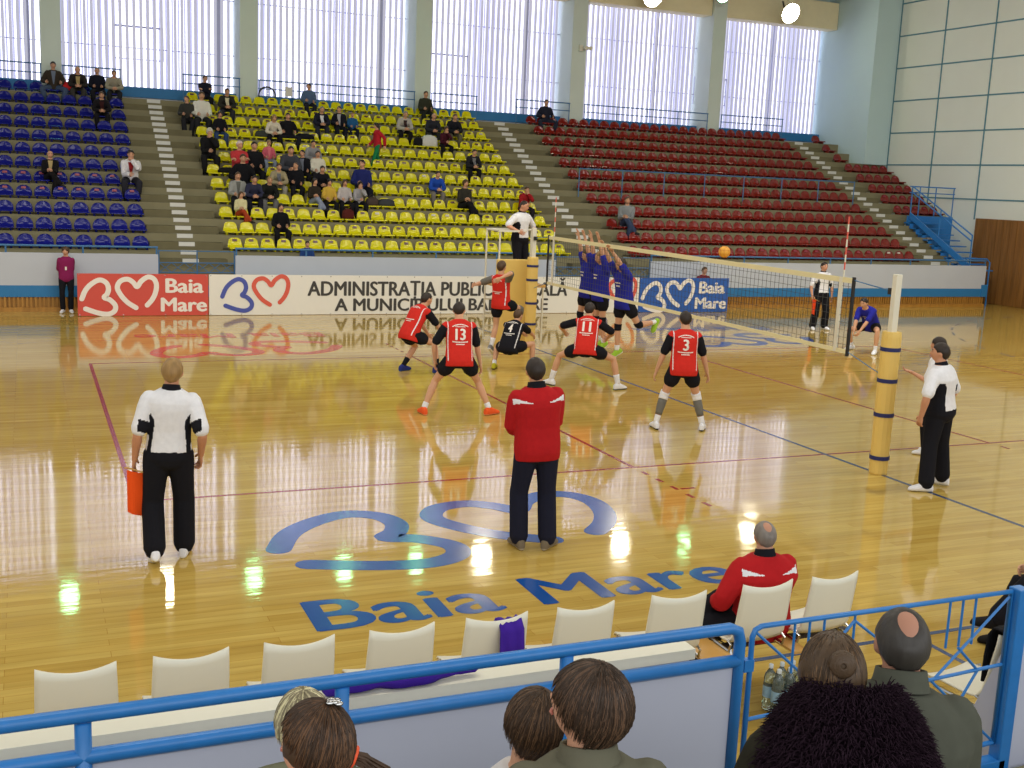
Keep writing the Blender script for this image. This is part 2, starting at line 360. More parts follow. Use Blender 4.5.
# right end wall of acoustic panels with blue-green joints
wr = MB(); wr.box(XW, XW+0.3, -14, 23, 0, 12.4, 0)
for z in (3.62, 4.84, 6.07, 7.3, 8.55, 9.77, 11.0): wr.box(XW-0.02, XW, -14, 19.6, z-0.025, z+0.025, 1)
for i in range(14): wr.box(XW-0.022, XW, 19.58-2.42*i-0.025, 19.58-2.42*i+0.025, 2.9, 12.4, 1)
wright = wr.build('wall_right', [M_WALLP, M_JOINT]); structure(wright, 'tall pale panelled end wall with blue-green joints', 'wall')
clm = MB(); clm.box(20.55, XW, 19.6, 23, 4.82, 12.4).build('trim_1', M_COLUMN); structure(bpy.data.objects['trim_1'], 'pale blue boxed column in the back right corner', 'column')
# window wall: pillars, sill, reveals
PX = [-9.11+5.99*i for i in range(-2, 6)]
wb = MB()
for i, px in enumerate(PX):
    if i == 7: wb.box(20.62, XW, YB, 23.2, 5.0, 12.4, 0)
    else: wb.box(px-0.29, px+0.29, YB-0.12, 23.2, 5.3, 12.4, 0)
wb.box(-24, XW, 22.62, 22.95, 5.3, 5.72, 2); wb.box(-24, XW, 22.55, 22.95, 5.70, 6.02, 1); wb.box(-24, XW, 22.62, 23.1, 11.2, 12.4, 0)
wback = wb.build('wall_back', [M_PILLAR, M_BLUEB, M_PARAPET]); structure(wback, 'window wall of pale green-grey pillars over a blue sill', 'wall')
for i in range(len(PX)-1):
    a, b = PX[i]+0.29, (PX[i+1]-0.29 if i < 6 else 20.55)
    dm = MB().box(a+0.02, b-0.02, 21.95, 22.6, 10.15, 11.2).build('trim_%d' % (i+2), M_DUCT, bevel=0.02); structure(dm, 'cream duct box across the top of a window bay', 'duct')
    w = empty('window_%d' % (i+1), ((a+b)/2, 22.85, 6.0)); structure(w, 'tall daylit window of ribbed channel glass', 'window'); ox = (a+b)/2
    MB().box(a-ox-0.3, b-ox+0.3, 0.42, 0.46, 0, 5.4).build('pane', M_PANE, w)
    rb = MB(); r2 = MB(); x = a+0.05
    while x < b-0.1:
        rb.box(x-ox, x-ox+0.095, -0.02, 0.05, 0.0, 5.4); x += 0.213
    x = a+0.02
    while x < b-0.1:
        r2.box(x-ox, x-ox+0.06, 0.30, 0.33, 0.0, 5.4); x += 0.2
    rb.build('glass_ribs', M_RIB, w); r2.build('glass_ribs_behind', M_RIB2, w)
    fr = MB(); mx = (b-a)*(0.91-0.085*(i-2))+a-ox if i > 1 else (b-a)*0.93+a-ox
    fr.box(mx-0.09, mx+0.09, 0.05, 0.12, 0, 5.4)  # upright strip stands in for an outer column's shadow on the glass
    for z in (1.25, 3.0): fr.box(a-ox, b-ox, 0.06, 0.09, z, z+0.03)
    if i in (2, 4, 6):
        c = a-ox+(2.35 if i == 2 else 1.0 if i == 4 else 0.15)
        for (q0, q1, z0, z1) in ((c-0.8, c+0.8, 1.9, 1.96), (c-0.8, c-0.74, 0.9, 1.96), (c+0.74, c+0.8, 0.9, 1.96), (c-0.8, c+0.8, 0.9, 0.93)): fr.box(max(q0, a-ox+0.02), q1, 0.06, 0.10, z0, z1)
    fr.build('window_frame', M_FRAMESHADE, w)
cl = MB().box(-24, XW+0.3, -14, 23.2, 12.4, 12.6); structure(cl.build('ceiling', M_CEIL), 'dark hall ceiling', 'ceiling')

# ------------------------------------------------------------------ advertising boards
def board(x0, x1, label, m, y=11.3):
    r = empty('advertising_board', ((x0+x1)/2, y, 0), 0, label, 'advertising board'); w = (x1-x0)/2
    MB().box(-w, w, -0.02, 0.02, 0.01, 1.0).build('panel', m, r)
    bk = MB()
    for q in np.linspace(-w+0.15, w-0.15, max(2, int(w*1.4))): bk.box(q-0.02, q+0.02, 0.02, 0.5, 0.0, 0.04); bk.hexa([(q-0.02,0.02,0.85),(q+0.02,0.02,0.85),(q+0.02,0.06,0.85),(q-0.02,0.06,0.85),(q-0.02,0.02,0.9),(q+0.02,0.02,0.9),(q+0.02,0.06,0.9),(q-0.02,0.06,0.9)]); bk.tube([(q,0.04,0.88),(q,0.48,0.02)], 0.015, 6)
    bk.build('prop', M_DARKSTEEL, r)
    gm = MB()
    for q in np.linspace(-w+0.04, w-0.04, max(3, int(w*3))):
        for z in (0.03, 0.97): gm.ell((q, -0.022, z), (0.014, 0.006, 0.014), 8, 4)
    gm.build('eyelets', M_CHROME, r)
    return r
def front(mb_or, name, m, r, yy=-0.024):
    v = [(a[0], yy - a[2], a[1]) for a in mb_or.v]; mb = MB(); mb.add(v, [tuple(reversed(f)) for f in mb_or.f]); return mb.build(name, m, r)
def emblem(r, ox, oz, s, w, m3, mh):
    front(ribbon([(ox+p[0]*s, oz+p[1]*s) for p in E3], w, 0.006), 'emblem_three', m3, r); front(ribbon([(ox+p[0]*s, oz+p[1]*s) for p in EH], w, 0.006), 'emblem_heart', mh, r)
def words(r, t, x0, x1, z0, z1, m, bold=0.02):
    v, f = bold_text(t, x0, x1, z0, z1, 0.004, bold*0.55); mb = MB(); mb.add(v, f); return front(mb, 'lettering', m, r)
for x0, x1, col, m in ((-8.93, -5.97, 'red', M_REDV), (5.98, 8.97, 'blue', M_BLUEV)):
    r = board(x0, x1, '%s floor-standing board with white heart emblem and white town name' % col, m)
    emblem(r, -1.48, 0.0, 0.985, 0.115, M_LETR, M_LETR)
    words(r, 'Baia', 0.48, 1.37, 0.55, 0.90, M_LETR, 0.035); words(r, 'Mare', 0.37, 1.45, 0.10, 0.44, M_LETR, 0.035)
r = board(-5.95, 5.96, 'long white board with blue and red heart emblems and dark two-line wording', M_WHITE)
emblem(r, -5.73, 0.07, 0.95, 0.105, M_LOGOB, M_LOGOR); emblem(r, 4.15, 0.07, 0.95, 0.105, M_LOGOB, M_LOGOR)
words(r, 'ADMINISTRAȚIA PUBLICĂ LOCALĂ', -3.55, 3.69, 0.36, 0.985, M_INK, 0.025); words(r, 'A MUNICIPIULUI BAIA MARE', -2.85, 3.12, 0.09, 0.42, M_INK, 0.025)

# ------------------------------------------------------------------ volleyball net, posts, referee stand
net = empty('volleyball_net', (0, 0, 0), 0, 'volleyball net with cream tapes stretched across the middle of the court', 'net')
nm = MB()
for i in range(96): y = -4.75+0.1*i; nm.box(-0.002, 0.002, y-0.0022, y+0.0022, 1.48, 2.40)
for i in range(1, 10): z = 1.45+0.0965*i; nm.box(-0.002, 0.002, -4.75, 4.75, z-0.0022, z+0.0022)
nm.build('net_mesh', M_NETK, net)
MB().box(-0.008, 0.008, -4.75, 4.75, 2.365, 2.435).build('top_tape', M_NETW, net); MB().box(-0.008, 0.008, -4.75, 4.75, 1.43, 1.485).build('bottom_tape', M_NETW, net)
for y in (-4.5, 4.5):
    MB().box(-0.012, 0.012, y-0.03, y+0.03, 1.43, 2.435).build('side_band', M_POSTW, net)
    a = MB(); a2 = MB()
    for i in range(18):
        z = 1.43+0.1*i; (a if i % 2 else a2).tube([(0.016, y+math.copysign(0.02, y), z), (0.016, y+math.copysign(0.02, y), z+0.1)], 0.011, 6)
    an = a.build('antenna', M_LOGOR, net); a2.build('antenna_white_bands', M_POSTW, an)
    e = math.copysign(4.75, y); MB().box(-0.015, 0.015, e-0.02, e+0.02, 1.40, 2.45).build('end_rod', M_BLACKR, net)
    q = math.copysign(5.5, y); MB().tube([(0, e, 2.41), (0, q, 2.34)], 0.008, 6).build('top_cable', M_RAILF, net); MB().tube([(0, e, 1.46), (0, q, 1.25)], 0.006, 6).build('bottom_cable', M_RAILF, net)
for y, lab in ((-5.55, 'near net post with white top and tall yellow foam pad banded in navy'), (5.5, 'far net post padded in yellow beside the umpire stand')):
    r = empty('net_post', (0, y, 0), 0, lab, 'net post')
    MB().box(-0.045, 0.045, -0.04, 0.04, 0, 2.56).build('post', M_POSTW, r, bevel=0.008)
    pd_ = MB(); n = 14; prof = [(0.0, 0.105), (0.02, 0.115), (0.95, 0.12), (1.78, 0.122), (1.84, 0.115)] if y < 0 else [(0.0, 0.105), (0.02, 0.115), (1.0, 0.12), (1.9, 0.12), (1.94, 0.11)]
    pd_.loft([[(rr*math.cos(2*PI*j/n), rr*math.sin(2*PI*j/n), z) for j in range(n)] for z, rr in prof]); pd_.build('foam_pad', M_PAD, r, smooth=False)
    for z in ((0.22, 0.78, 1.22, 1.62) if y < 0 else (0.5, 0.95, 1.45, 1.75)):
        sb = MB(); sb.loft([[(0.127*math.cos(2*PI*j/n), 0.127*math.sin(2*PI*j/n), zz) for j in range(n)] for zz in (z-0.025, z+0.025)]); sb.build('strap', M_STRAP, r)
    wn = MB(); wn.box(-0.03, 0.03, math.copysign(0.05, -y), math.copysign(0.05, -y)+math.copysign(0.07, -y), 2.30, 2.38); wn.build('cable_clamp', M_BLACKR, r)
ust = empty('umpire_stand', (-0.07, 6.35, 0), 0, 'umpire platform wrapped in yellow padding behind the far net post', 'umpire stand')
MB().box(-0.62, 0.10, -0.55, -0.45, 0.0, 1.86).build('front_pad', M_PAD, ust, bevel=0.02)
pf = MB(); pf.box(-0.55, 0.6, -0.42, 0.42, 1.24, 1.30); pf.build('platform', M_PLY, ust, bevel=0.005)
for sx in (-0.52, 0.56):
    for sy in (-0.38, 0.38): MB().tube([(sx, sy, 0), (sx, sy, 2.48 if sx < 0 or sy > 0 else 1.3)], 0.022, 8).build('leg', M_POSTW, ust)
MB().tube([(-0.52, -0.38, 2.46), (-0.52, 0.38, 2.46), (0.56, 0.38, 2.46)], 0.022, 8).build('hand_rail', M_POSTW, ust); MB().box(-0.56, 0.1, -0.42, -0.36, 2.44, 2.48).build('front_rail', M_POSTW, ust)
for z in (0.3, 0.6, 0.9): MB().tube([(-0.52, 0.40, z), (0.56, 0.40, z)], 0.016, 6).build('rung', M_POSTW, ust)
bl = empty('volleyball', (1.59, 0.66, 2.42), 0.6, 'orange-yellow volleyball in flight above the net', 'ball')
MB().ell((0, 0, 0), (0.105, 0.105, 0.105), 20, 14).build('cover', mat('yellow_ball_panel', (232, 170, 60), rough=0.5, noise=0.06), bl, smooth=True)
bs = MB()
for ax in range(3):
    for off in (-0.035, 0.035):
        rr = math.sqrt(0.1065**2-off**2); pts = []
        for i in range(24):
            t = 2*PI*i/24; p = [rr*math.cos(t), rr*math.sin(t)]; p.insert(ax, off); pts.append(p)
        bs.tube(pts, 0.0022, 4, closed=True)
bs.build('panel_seams', mat('orange_seam', (190, 96, 40), noise=0.05), bl)

# ------------------------------------------------------------------ stadium seats
def seat_mesh(kind):
    """moulded shell seat: origin at front lower edge centre, opening towards -y"""
    mb = MB(); nu, W = 12, 0.197
    prof = [(0.0, 0.03), (0.012, 0.065), (0.06, 0.068), (0.2, 0.055), (0.32, 0.05), (0.37, 0.07), (0.395, 0.14), (0.41, 0.22), (0.425, 0.30), (0.435, 0.345), (0.44, 0.365)]
    prof = [(y, 0.03+(z-0.03)*0.76) for y, z in prof]
    nv = len(prof); T = 0.014
    def wid(i):
        z = prof[i][1]
        if i < 5: return W
        t = (0.03+(z-0.03)/0.76-0.05)/(0.365-0.05)
        if kind == 'dome': return W*math.sqrt(max(0.0, 1-(max(0, t-0.15)/0.87)**2.4))*0.98+0.004
        return W*(1-0.28*t)*(1 if t < 0.9 else 0.86)
    top = []; bot = []
    for i, (y, z) in enumerate(prof):
        w = wid(i)
        for j in range(nu+1):
            u = -1+2*j/nu; c = 1-u*u
            dy = 0.035*c if i > 5 else 0.0; dz = -0.02*c if 1 < i <= 5 else (-0.018*abs(u)**3 if (kind != 'dome' and i >= nv-2) else 0)
            top.append((w*u, y+dy, z+dz))
            bot.append((w*u, y+dy+(T if i > 4 else 0), z+dz-(T if i <= 5 else 0)))
    n = nu+1; N = nv*n
    fs = []
    for i in range(nv-1):
        for j in range(nu):
            a = i*n+j; fs.append((a, a+1, a+n+1, a+n)); fs.append((N+a, N+a+n, N+a+n+1, N+a+1))
    for i in range(nv-1):
        a = i*n; fs.append((a, a+n, N+a+n, N+a)); a = i*n+nu; fs.append((a+n, a, N+a, N+a+n))
    for j in range(nu):
        fs.append((j+1, j, N+j, N+j+1)); a = (nv-1)*n+j; fs.append((a, a+1, N+a+1, N+a))
    mb.add(top+bot, fs)
    for sx in (-0.13, 0.13): mb.box(sx-0.025, sx+0.025, 0.06, 0.34, -0.045, 0.05)
    return mb
SEATM = {}
for nm_, kind, m in (('blue', 'dome', M_SEATB), ('yellow', 'trapezoid', M_SEATY), ('red', 'dome', M_SEATR)):
    o = seat_mesh(kind).build('stadium_seat', m, smooth=True); SEATM[nm_] = o.data; bpy.data.objects.remove(o)
stk = MB(); stk.hexa([(-0.06,0.42,0.195),(0.06,0.42,0.195),(0.06,0.46,0.195),(-0.06,0.46,0.195),(-0.055,0.435,0.25),(0.055,0.435,0.25),(0.055,0.475,0.25),(-0.055,0.475,0.25)])
STK = {}
for nm_, m in (('d', M_STICK), ('r', M_STICKR), ('w', M_STICKW)):
    o = stk.build('seat_sticker', m); STK[nm_] = o.data; bpy.data.objects.remove(o)
ORD = ['front', 'second', 'third', 'fourth', 'fifth', 'sixth', 'seventh', 'eighth', 'ninth', 'tenth', 'eleventh', 'twelfth', 'thirteenth', 'fourteenth', 'fifteenth', 'sixteenth', 'seventeenth', 'eighteenth', 'nineteenth', 'twentieth', 'twenty-first', 'twenty-second', 'twenty-third', 'twenty-fourth', 'twenty-fifth', 'twenty-sixth']
NTH = ['first'] + ORD[1:]
def seat(col, k, x, label, group, sticker=None):
    o = bpy.data.objects.new(col+'_seat', SEATM[col]); COL.objects.link(o); o.location = (x, Yk(k)-0.08, Zk(k)+0.047)
    tag(o, label, 'seat', group)
    if sticker:
        s = bpy.data.objects.new('seat_sticker', STK[sticker]); COL.objects.link(s); s.parent = o
rs = random.Random(3)
def row_name(k): return 'front row' if k == 1 else 'top row' if k == 12 else '%s row up' % ORD[k-1]
for k in range(1, 13):
    for i in range(9):
        seat('blue', k, -7.1-0.225-0.447*i, 'blue plastic stand seat, %s, %s from the aisle' % (row_name(k), NTH[i]), 'blue seats in the left block', 'r' if k in (4, 5) else None)
    for i in range(23):
        st = 'd' if rs.random() < (0.75 if k in (1, 2, 9, 10, 11, 12) else 0.3) else ('w' if rs.random() < 0.15 else None)
        seat('yellow', k, -4.965+0.428*i, 'yellow plastic stand seat, %s, %s from the left aisle' % (row_name(k), NTH[i]), 'yellow seats in the middle block', st)
    for i in range(26 if k < 12 else 0):
        st = 'r' if k == 1 and i not in (3, 6, 7, 22) and i < 23 else ('w' if k == 1 and i in (23, 24) else None)
        seat('red', k, 6.945+0.43*i, 'dark red stand seat in the wide block, %s, %s from its left aisle' % (row_name(k), NTH[i]), 'red seats in the wide right block', st)
    if 5 <= k:
        for i in range(5 if k < 10 else 1):
            seat('red', k, 19.42+0.215+0.428*i, 'dark red seat right of the last aisle, %s, %s from that aisle' % (row_name(k), NTH[i]), 'red seats beside the end wall', 'r' if k < 10 else None)

tr_ = MB(); sm_ = seat_mesh('dome')
for i in range(26): tr_.add([(a[0]+6.945+0.43*i, a[1]+Yk(12)-0.08, a[2]+Zk(12)+0.047) for a in sm_.v], sm_.f)
tag(tr_.build('red_seat_row', M_SEATR, None, smooth=True), 'long topmost row of dark red seats under the windows', 'seats', None, 'stuff')

# ------------------------------------------------------------------ blue rails of the far stand
def rail(name, label, loc_pts, posts, r=0.022, m=M_RAILF, mid=None, cat='railing', group=None):
    """handrail tube through loc_pts with posts [(x,y,z0,z1)]"""
    c = Vector(loc_pts[0]); c.z = min([p[2] for p in posts]) if posts else c.z
    o = empty(name, c, 0, label, cat, group)
    MB().tube([Vector(p)-c for p in loc_pts], r, 8).build('top_rail', m, o)
    if mid:
        for dz in mid: MB().tube([Vector(p)-c-Vector((0, 0, dz)) for p in loc_pts], r*0.8, 8).build('middle_rail', m, o)
    for (x, y, z0, z1) in posts: MB().tube([Vector((x, y, z0))-c, Vector((x, y, z1))-c], r*0.9, 8).build('post', m, o)
    return o
for (a, b), lab in zip(GAPS, ('blue tube rail on the wall before the blue seats', 'blue tube rail on the wall before the yellow seats', 'blue tube rail on the wall before the red seats')):
    n = max(2, int((b-a)/1.6)); xs = np.linspace(a+0.03, b-0.03, n+1)
    rail('guard_rail', lab, [(a, 12.35, 1.56), (b, 12.35, 1.56)], [(x, 12.35, 1.39, 1.56) for x in xs], 0.025)
for (a, b), lab in zip([(-7.0, -5.17), (3.82, 6.88)], ('blue tube gate with crossed braces at the foot of the left aisle', 'blue tube gate with crossed braces at the foot of the middle aisle')):
    g = empty('aisle_gate', ((a+b)/2, 12.35, 0.62), 0, lab, 'gate'); w = (b-a)/2; fm = MB()
    for z in (0.33, 0.57, 0.86): fm.tube([(-w, 0, z), (w, 0, z)], 0.014, 6)
    for q in (-w, 0, w): fm.tube([(q, 0, 0), (q, 0, 0.88)], 0.016, 6)
    fm.build('gate_frame', M_RAILF, g); bm_ = MB(); q = -w
    while q < w-0.2: bm_.tube([(q, 0, 0.57), (q+0.3, 0, 0.33)], 0.008, 5); bm_.tube([(q, 0, 0.33), (q+0.3, 0, 0.57)], 0.008, 5); q += 0.3
    bm_.build('crossed_braces', M_RAILF, g)
z12 = Zk(12)
for i in range(len(PX)-1):
    a, b = PX[i]+0.29, PX[i+1]-0.29
    lab = ['leftmost', 'leftmost', 'left', 'second', 'third', 'fourth', 'last'][i]
    segs = [(a, b)]
    if i == 2: segs = [(a, -7.1), (-5.24, b)]
    if i == 4: segs = [(a, 4.9), (6.4, b)]
    if i == 6: segs = [(a, 18.1)]
    if i < 1: continue
    for q, (s0, s1) in enumerate(segs):
        where = ['', ', in the bay left of the blue seats', ', behind the top blue seats', ', behind the left top yellow seats', ', behind the right top yellow seats', ', behind the top red seats below the fourth window', ', behind the top red seats below the last window'][i]
        if i == 2 and q == 1: where = ', right of the left aisle top'
        if i == 4 and q == 1: where = ', right of the middle aisle top'
        rail('window_rail', 'blue two-tube rail before the windows'+where, [(s0, 21.75, z12+0.88), (s1, 21.75, z12+0.88)], [(x, 21.75, z12, z12+0.88) for x in np.linspace(s0+0.03, s1-0.03, max(2, int((s1-s0)/1.3)+1))], 0.02, mid=(0.27,))
yr = Yk(6)-0.12
rail('block_rail', 'long grey-blue rail running through the middle rows of red seats', [(6.58, yr, Zk(6)+0.72), (17.8, yr, Zk(6)+0.72)], [(x, yr, Zk(5), Zk(6)+0.72) for x in np.linspace(6.6, 17.78, 8)], 0.02)

# blue steel stair at the right end of the stand
stair = empty('steel_stair', (19.45, 12.6, 0), 0, 'blue steel stair with two-tube banister at the right end of the stand', 'staircase')
st = MB(); st.hexa([(0,0.0,1.22),(0.06,0.0,1.22),(0.06,3.0,2.86),(0,3.0,2.86),(0,0.0,1.46),(0.06,0.0,1.46),(0.06,3.0,3.06),(0,3.0,3.06)]); st.build('stringer', M_RAIL, stair)
tr = MB()
for i in range(9): tr.box(-0.16, 1.3, 0.1+0.33*i, 0.42+0.33*i, 1.18+0.185*i, 1.22+0.185*i); tr.box(-0.16, 0.0, 0.1+0.33*i, 0.13+0.33*i, 1.02+0.185*i, 1.22+0.185*i)
tr.build('treads', M_RAIL, stair)
for dz in (0.98, 0.78): MB().tube([(0.03, -0.05, 1.42+dz), (0.03, 3.0, 3.0+dz)], 0.025, 8).build('banister', M_RAIL, stair)
for yy, zz in ((-0.05, 1.42), (1.5, 2.22), (3.0, 3.0)): MB().tube([(0.03, yy, zz-0.1), (0.03, yy, zz+0.98)], 0.022, 8).build('post', M_RAIL, stair)
enc = MB().box(19.52, 21.66, 15.75, 15.8, 0.0, 2.93).build('stair_enclosure', M_RAIL); tag(enc, 'blue sheet metal wall closing the stairwell under the top banister', 'panel')
rail('landing_rail', 'blue two-tube rail around the head of the steel stair', [(19.48, 15.72, 3.98), (21.6, 15.72, 3.98)], [(x, 15.72, 2.93, 3.98) for x in (19.95, 20.7, 21.55)], 0.022, M_RAIL, mid=(0.22,))
sg = MB().box(20.35, 20.75, 15.71, 15.748, 2.02, 2.16).build('notice_plate', M_STICKW); tag(sg, 'small pale plate on the blue stairwell wall', 'sign')
sg = MB().box(20.9, 21.2, 15.71, 15.748, 1.35, 1.6).build('notice_plate', M_LOGOR); tag(sg, 'small orange-red plate low on the blue stairwell wall', 'sign')
er = rail('end_rail', 'blue bent rail where the front wall of the stand ends at the right', [(19.2, 12.45, 1.62), (20.15, 12.45, 1.62), (20.3, 12.45, 1.5), (20.32, 12.45, 0.0)], [(19.22, 12.45, 1.3, 1.62)], 0.025, M_RAIL)

# floodlights along the top of the window wall
def floodlight(x, y, z, tint, label, strength):
    R_ = 0.38 if tint == 'white' else 0.27
    f = empty('floodlight', (x, y, z), 0, label, 'lamp', 'floodlights over the stand')
    dish = MB(); n = 18
    dish.loft([[(rr*math.cos(2*PI*j/n), -0.12+yy, rr*math.sin(2*PI*j/n)) for j in range(n)] for yy, rr in ((0.34, 0.07), (0.3, 0.12), (0.16, 0.23), (0.0, R_+0.01), (-0.015, R_+0.01))])
    o = dish.build('reflector', M_DARKSTEEL, f, smooth=True); o.rotation_euler = (0.45, 0, 0)
    g = MB(); g.ell((0, -0.14, 0), (R_, 0.05, R_), 18, 8); o = g.build('lamp_glass', mat('lamp_glow_%s' % tint, (255, 250, 230) if tint == 'white' else (190, 255, 200), emit=strength, ecol=(255, 246, 214) if tint == 'white' else (150, 255, 175), noise=0), f, smooth=True); o.rotation_euler = (0.45, 0, 0)
    MB().tube([(0, 0.25, 0.05), (0, 0.45, 0.45)], 0.03, 8).build('bracket', M_DARKSTEEL, f)
for x, tint, lab in ((17.4, 'white', 'bright white floodlight before the last window'), (11.3, 'white', 'bright white floodlight before the fourth window'), (5.4, 'white', 'white floodlight above the middle aisle'), (-6.0, 'white', 'white floodlight above the left aisle'),
                     (14.3, 'green', 'green-tinted floodlight on the pillar between the last two windows'), (2.8, 'green', 'green-tinted floodlight above the right yellow seats'), (0.1, 'green', 'green-tinted floodlight above the middle yellow seats'), (-3.1, 'green', 'green-tinted floodlight above the left yellow seats'), (-9.05, 'green', 'green-tinted floodlight above the blue seats')):
    floodlight(x, 21.0, 10.45 if x != 14.3 else 10.8, tint, lab, 45 if tint == 'white' else 30)
tg = empty('roof_truss', (18.5, 20.5, 11.3), 0, 'dark steel roof truss at the top right corner', 'truss'); t = MB()
for (yy, zz) in ((0, 0), (0, 0.8), (0.6, 0.4)): t.tube([(-30, yy, zz), (3, yy, zz)], 0.06, 8)
for i in range(22): t.tube([(-30+1.5*i, 0, 0), (-29.25+1.5*i, 0, 0.8), (-28.5+1.5*i, 0, 0)], 0.03, 6)
t.build('truss_bars', M_DARKSTEEL, tg)
camr = empty('security_camera', (8.9, 21.70, 8.45), 0, 'small security camera on the pillar between the third and fourth windows', 'camera')
MB().box(-0.06, 0.06, 0.0, 0.13, -0.1, 0.12).build('bracket', M_POSTW, camr); b = MB(); b.box(0.02, 0.34, -0.25, -0.1, -0.06, 0.06); b.build('body', M_POSTW, camr, bevel=0.02); MB().tube([(0, 0.05, 0), (0.08, -0.18, 0)], 0.025, 6).build('arm', M_POSTW, camr)
hp = empty('bicycle_wheel', (-2.55, 21.69, z12+0.40), 0, 'black spoked wheel leaning on the rail behind the top yellow seats', 'wheel')
MB().tube([(0.27*math.cos(2*PI*i/28), 0, 0.27*math.sin(2*PI*i/28)) for i in range(28)], 0.026, 8, closed=True).build('tyre', M_BLACKR, hp)
sp = MB()
for i in range(14): t_ = 2*PI*i/14; sp.tube([(0.02*math.cos(t_), 0, 0.02*math.sin(t_)), (0.26*math.cos(t_), 0, 0.26*math.sin(t_))], 0.002, 4)
sp.build('spokes', M_CHROME, hp)
hb = MB().box(-1.95, -1.72, 21.69, 21.725, z12+0.42, z12+0.72).build('notice_board', M_STICKW); tag(hb, 'small pale notice tied to the rail beside the wheel', 'sign')

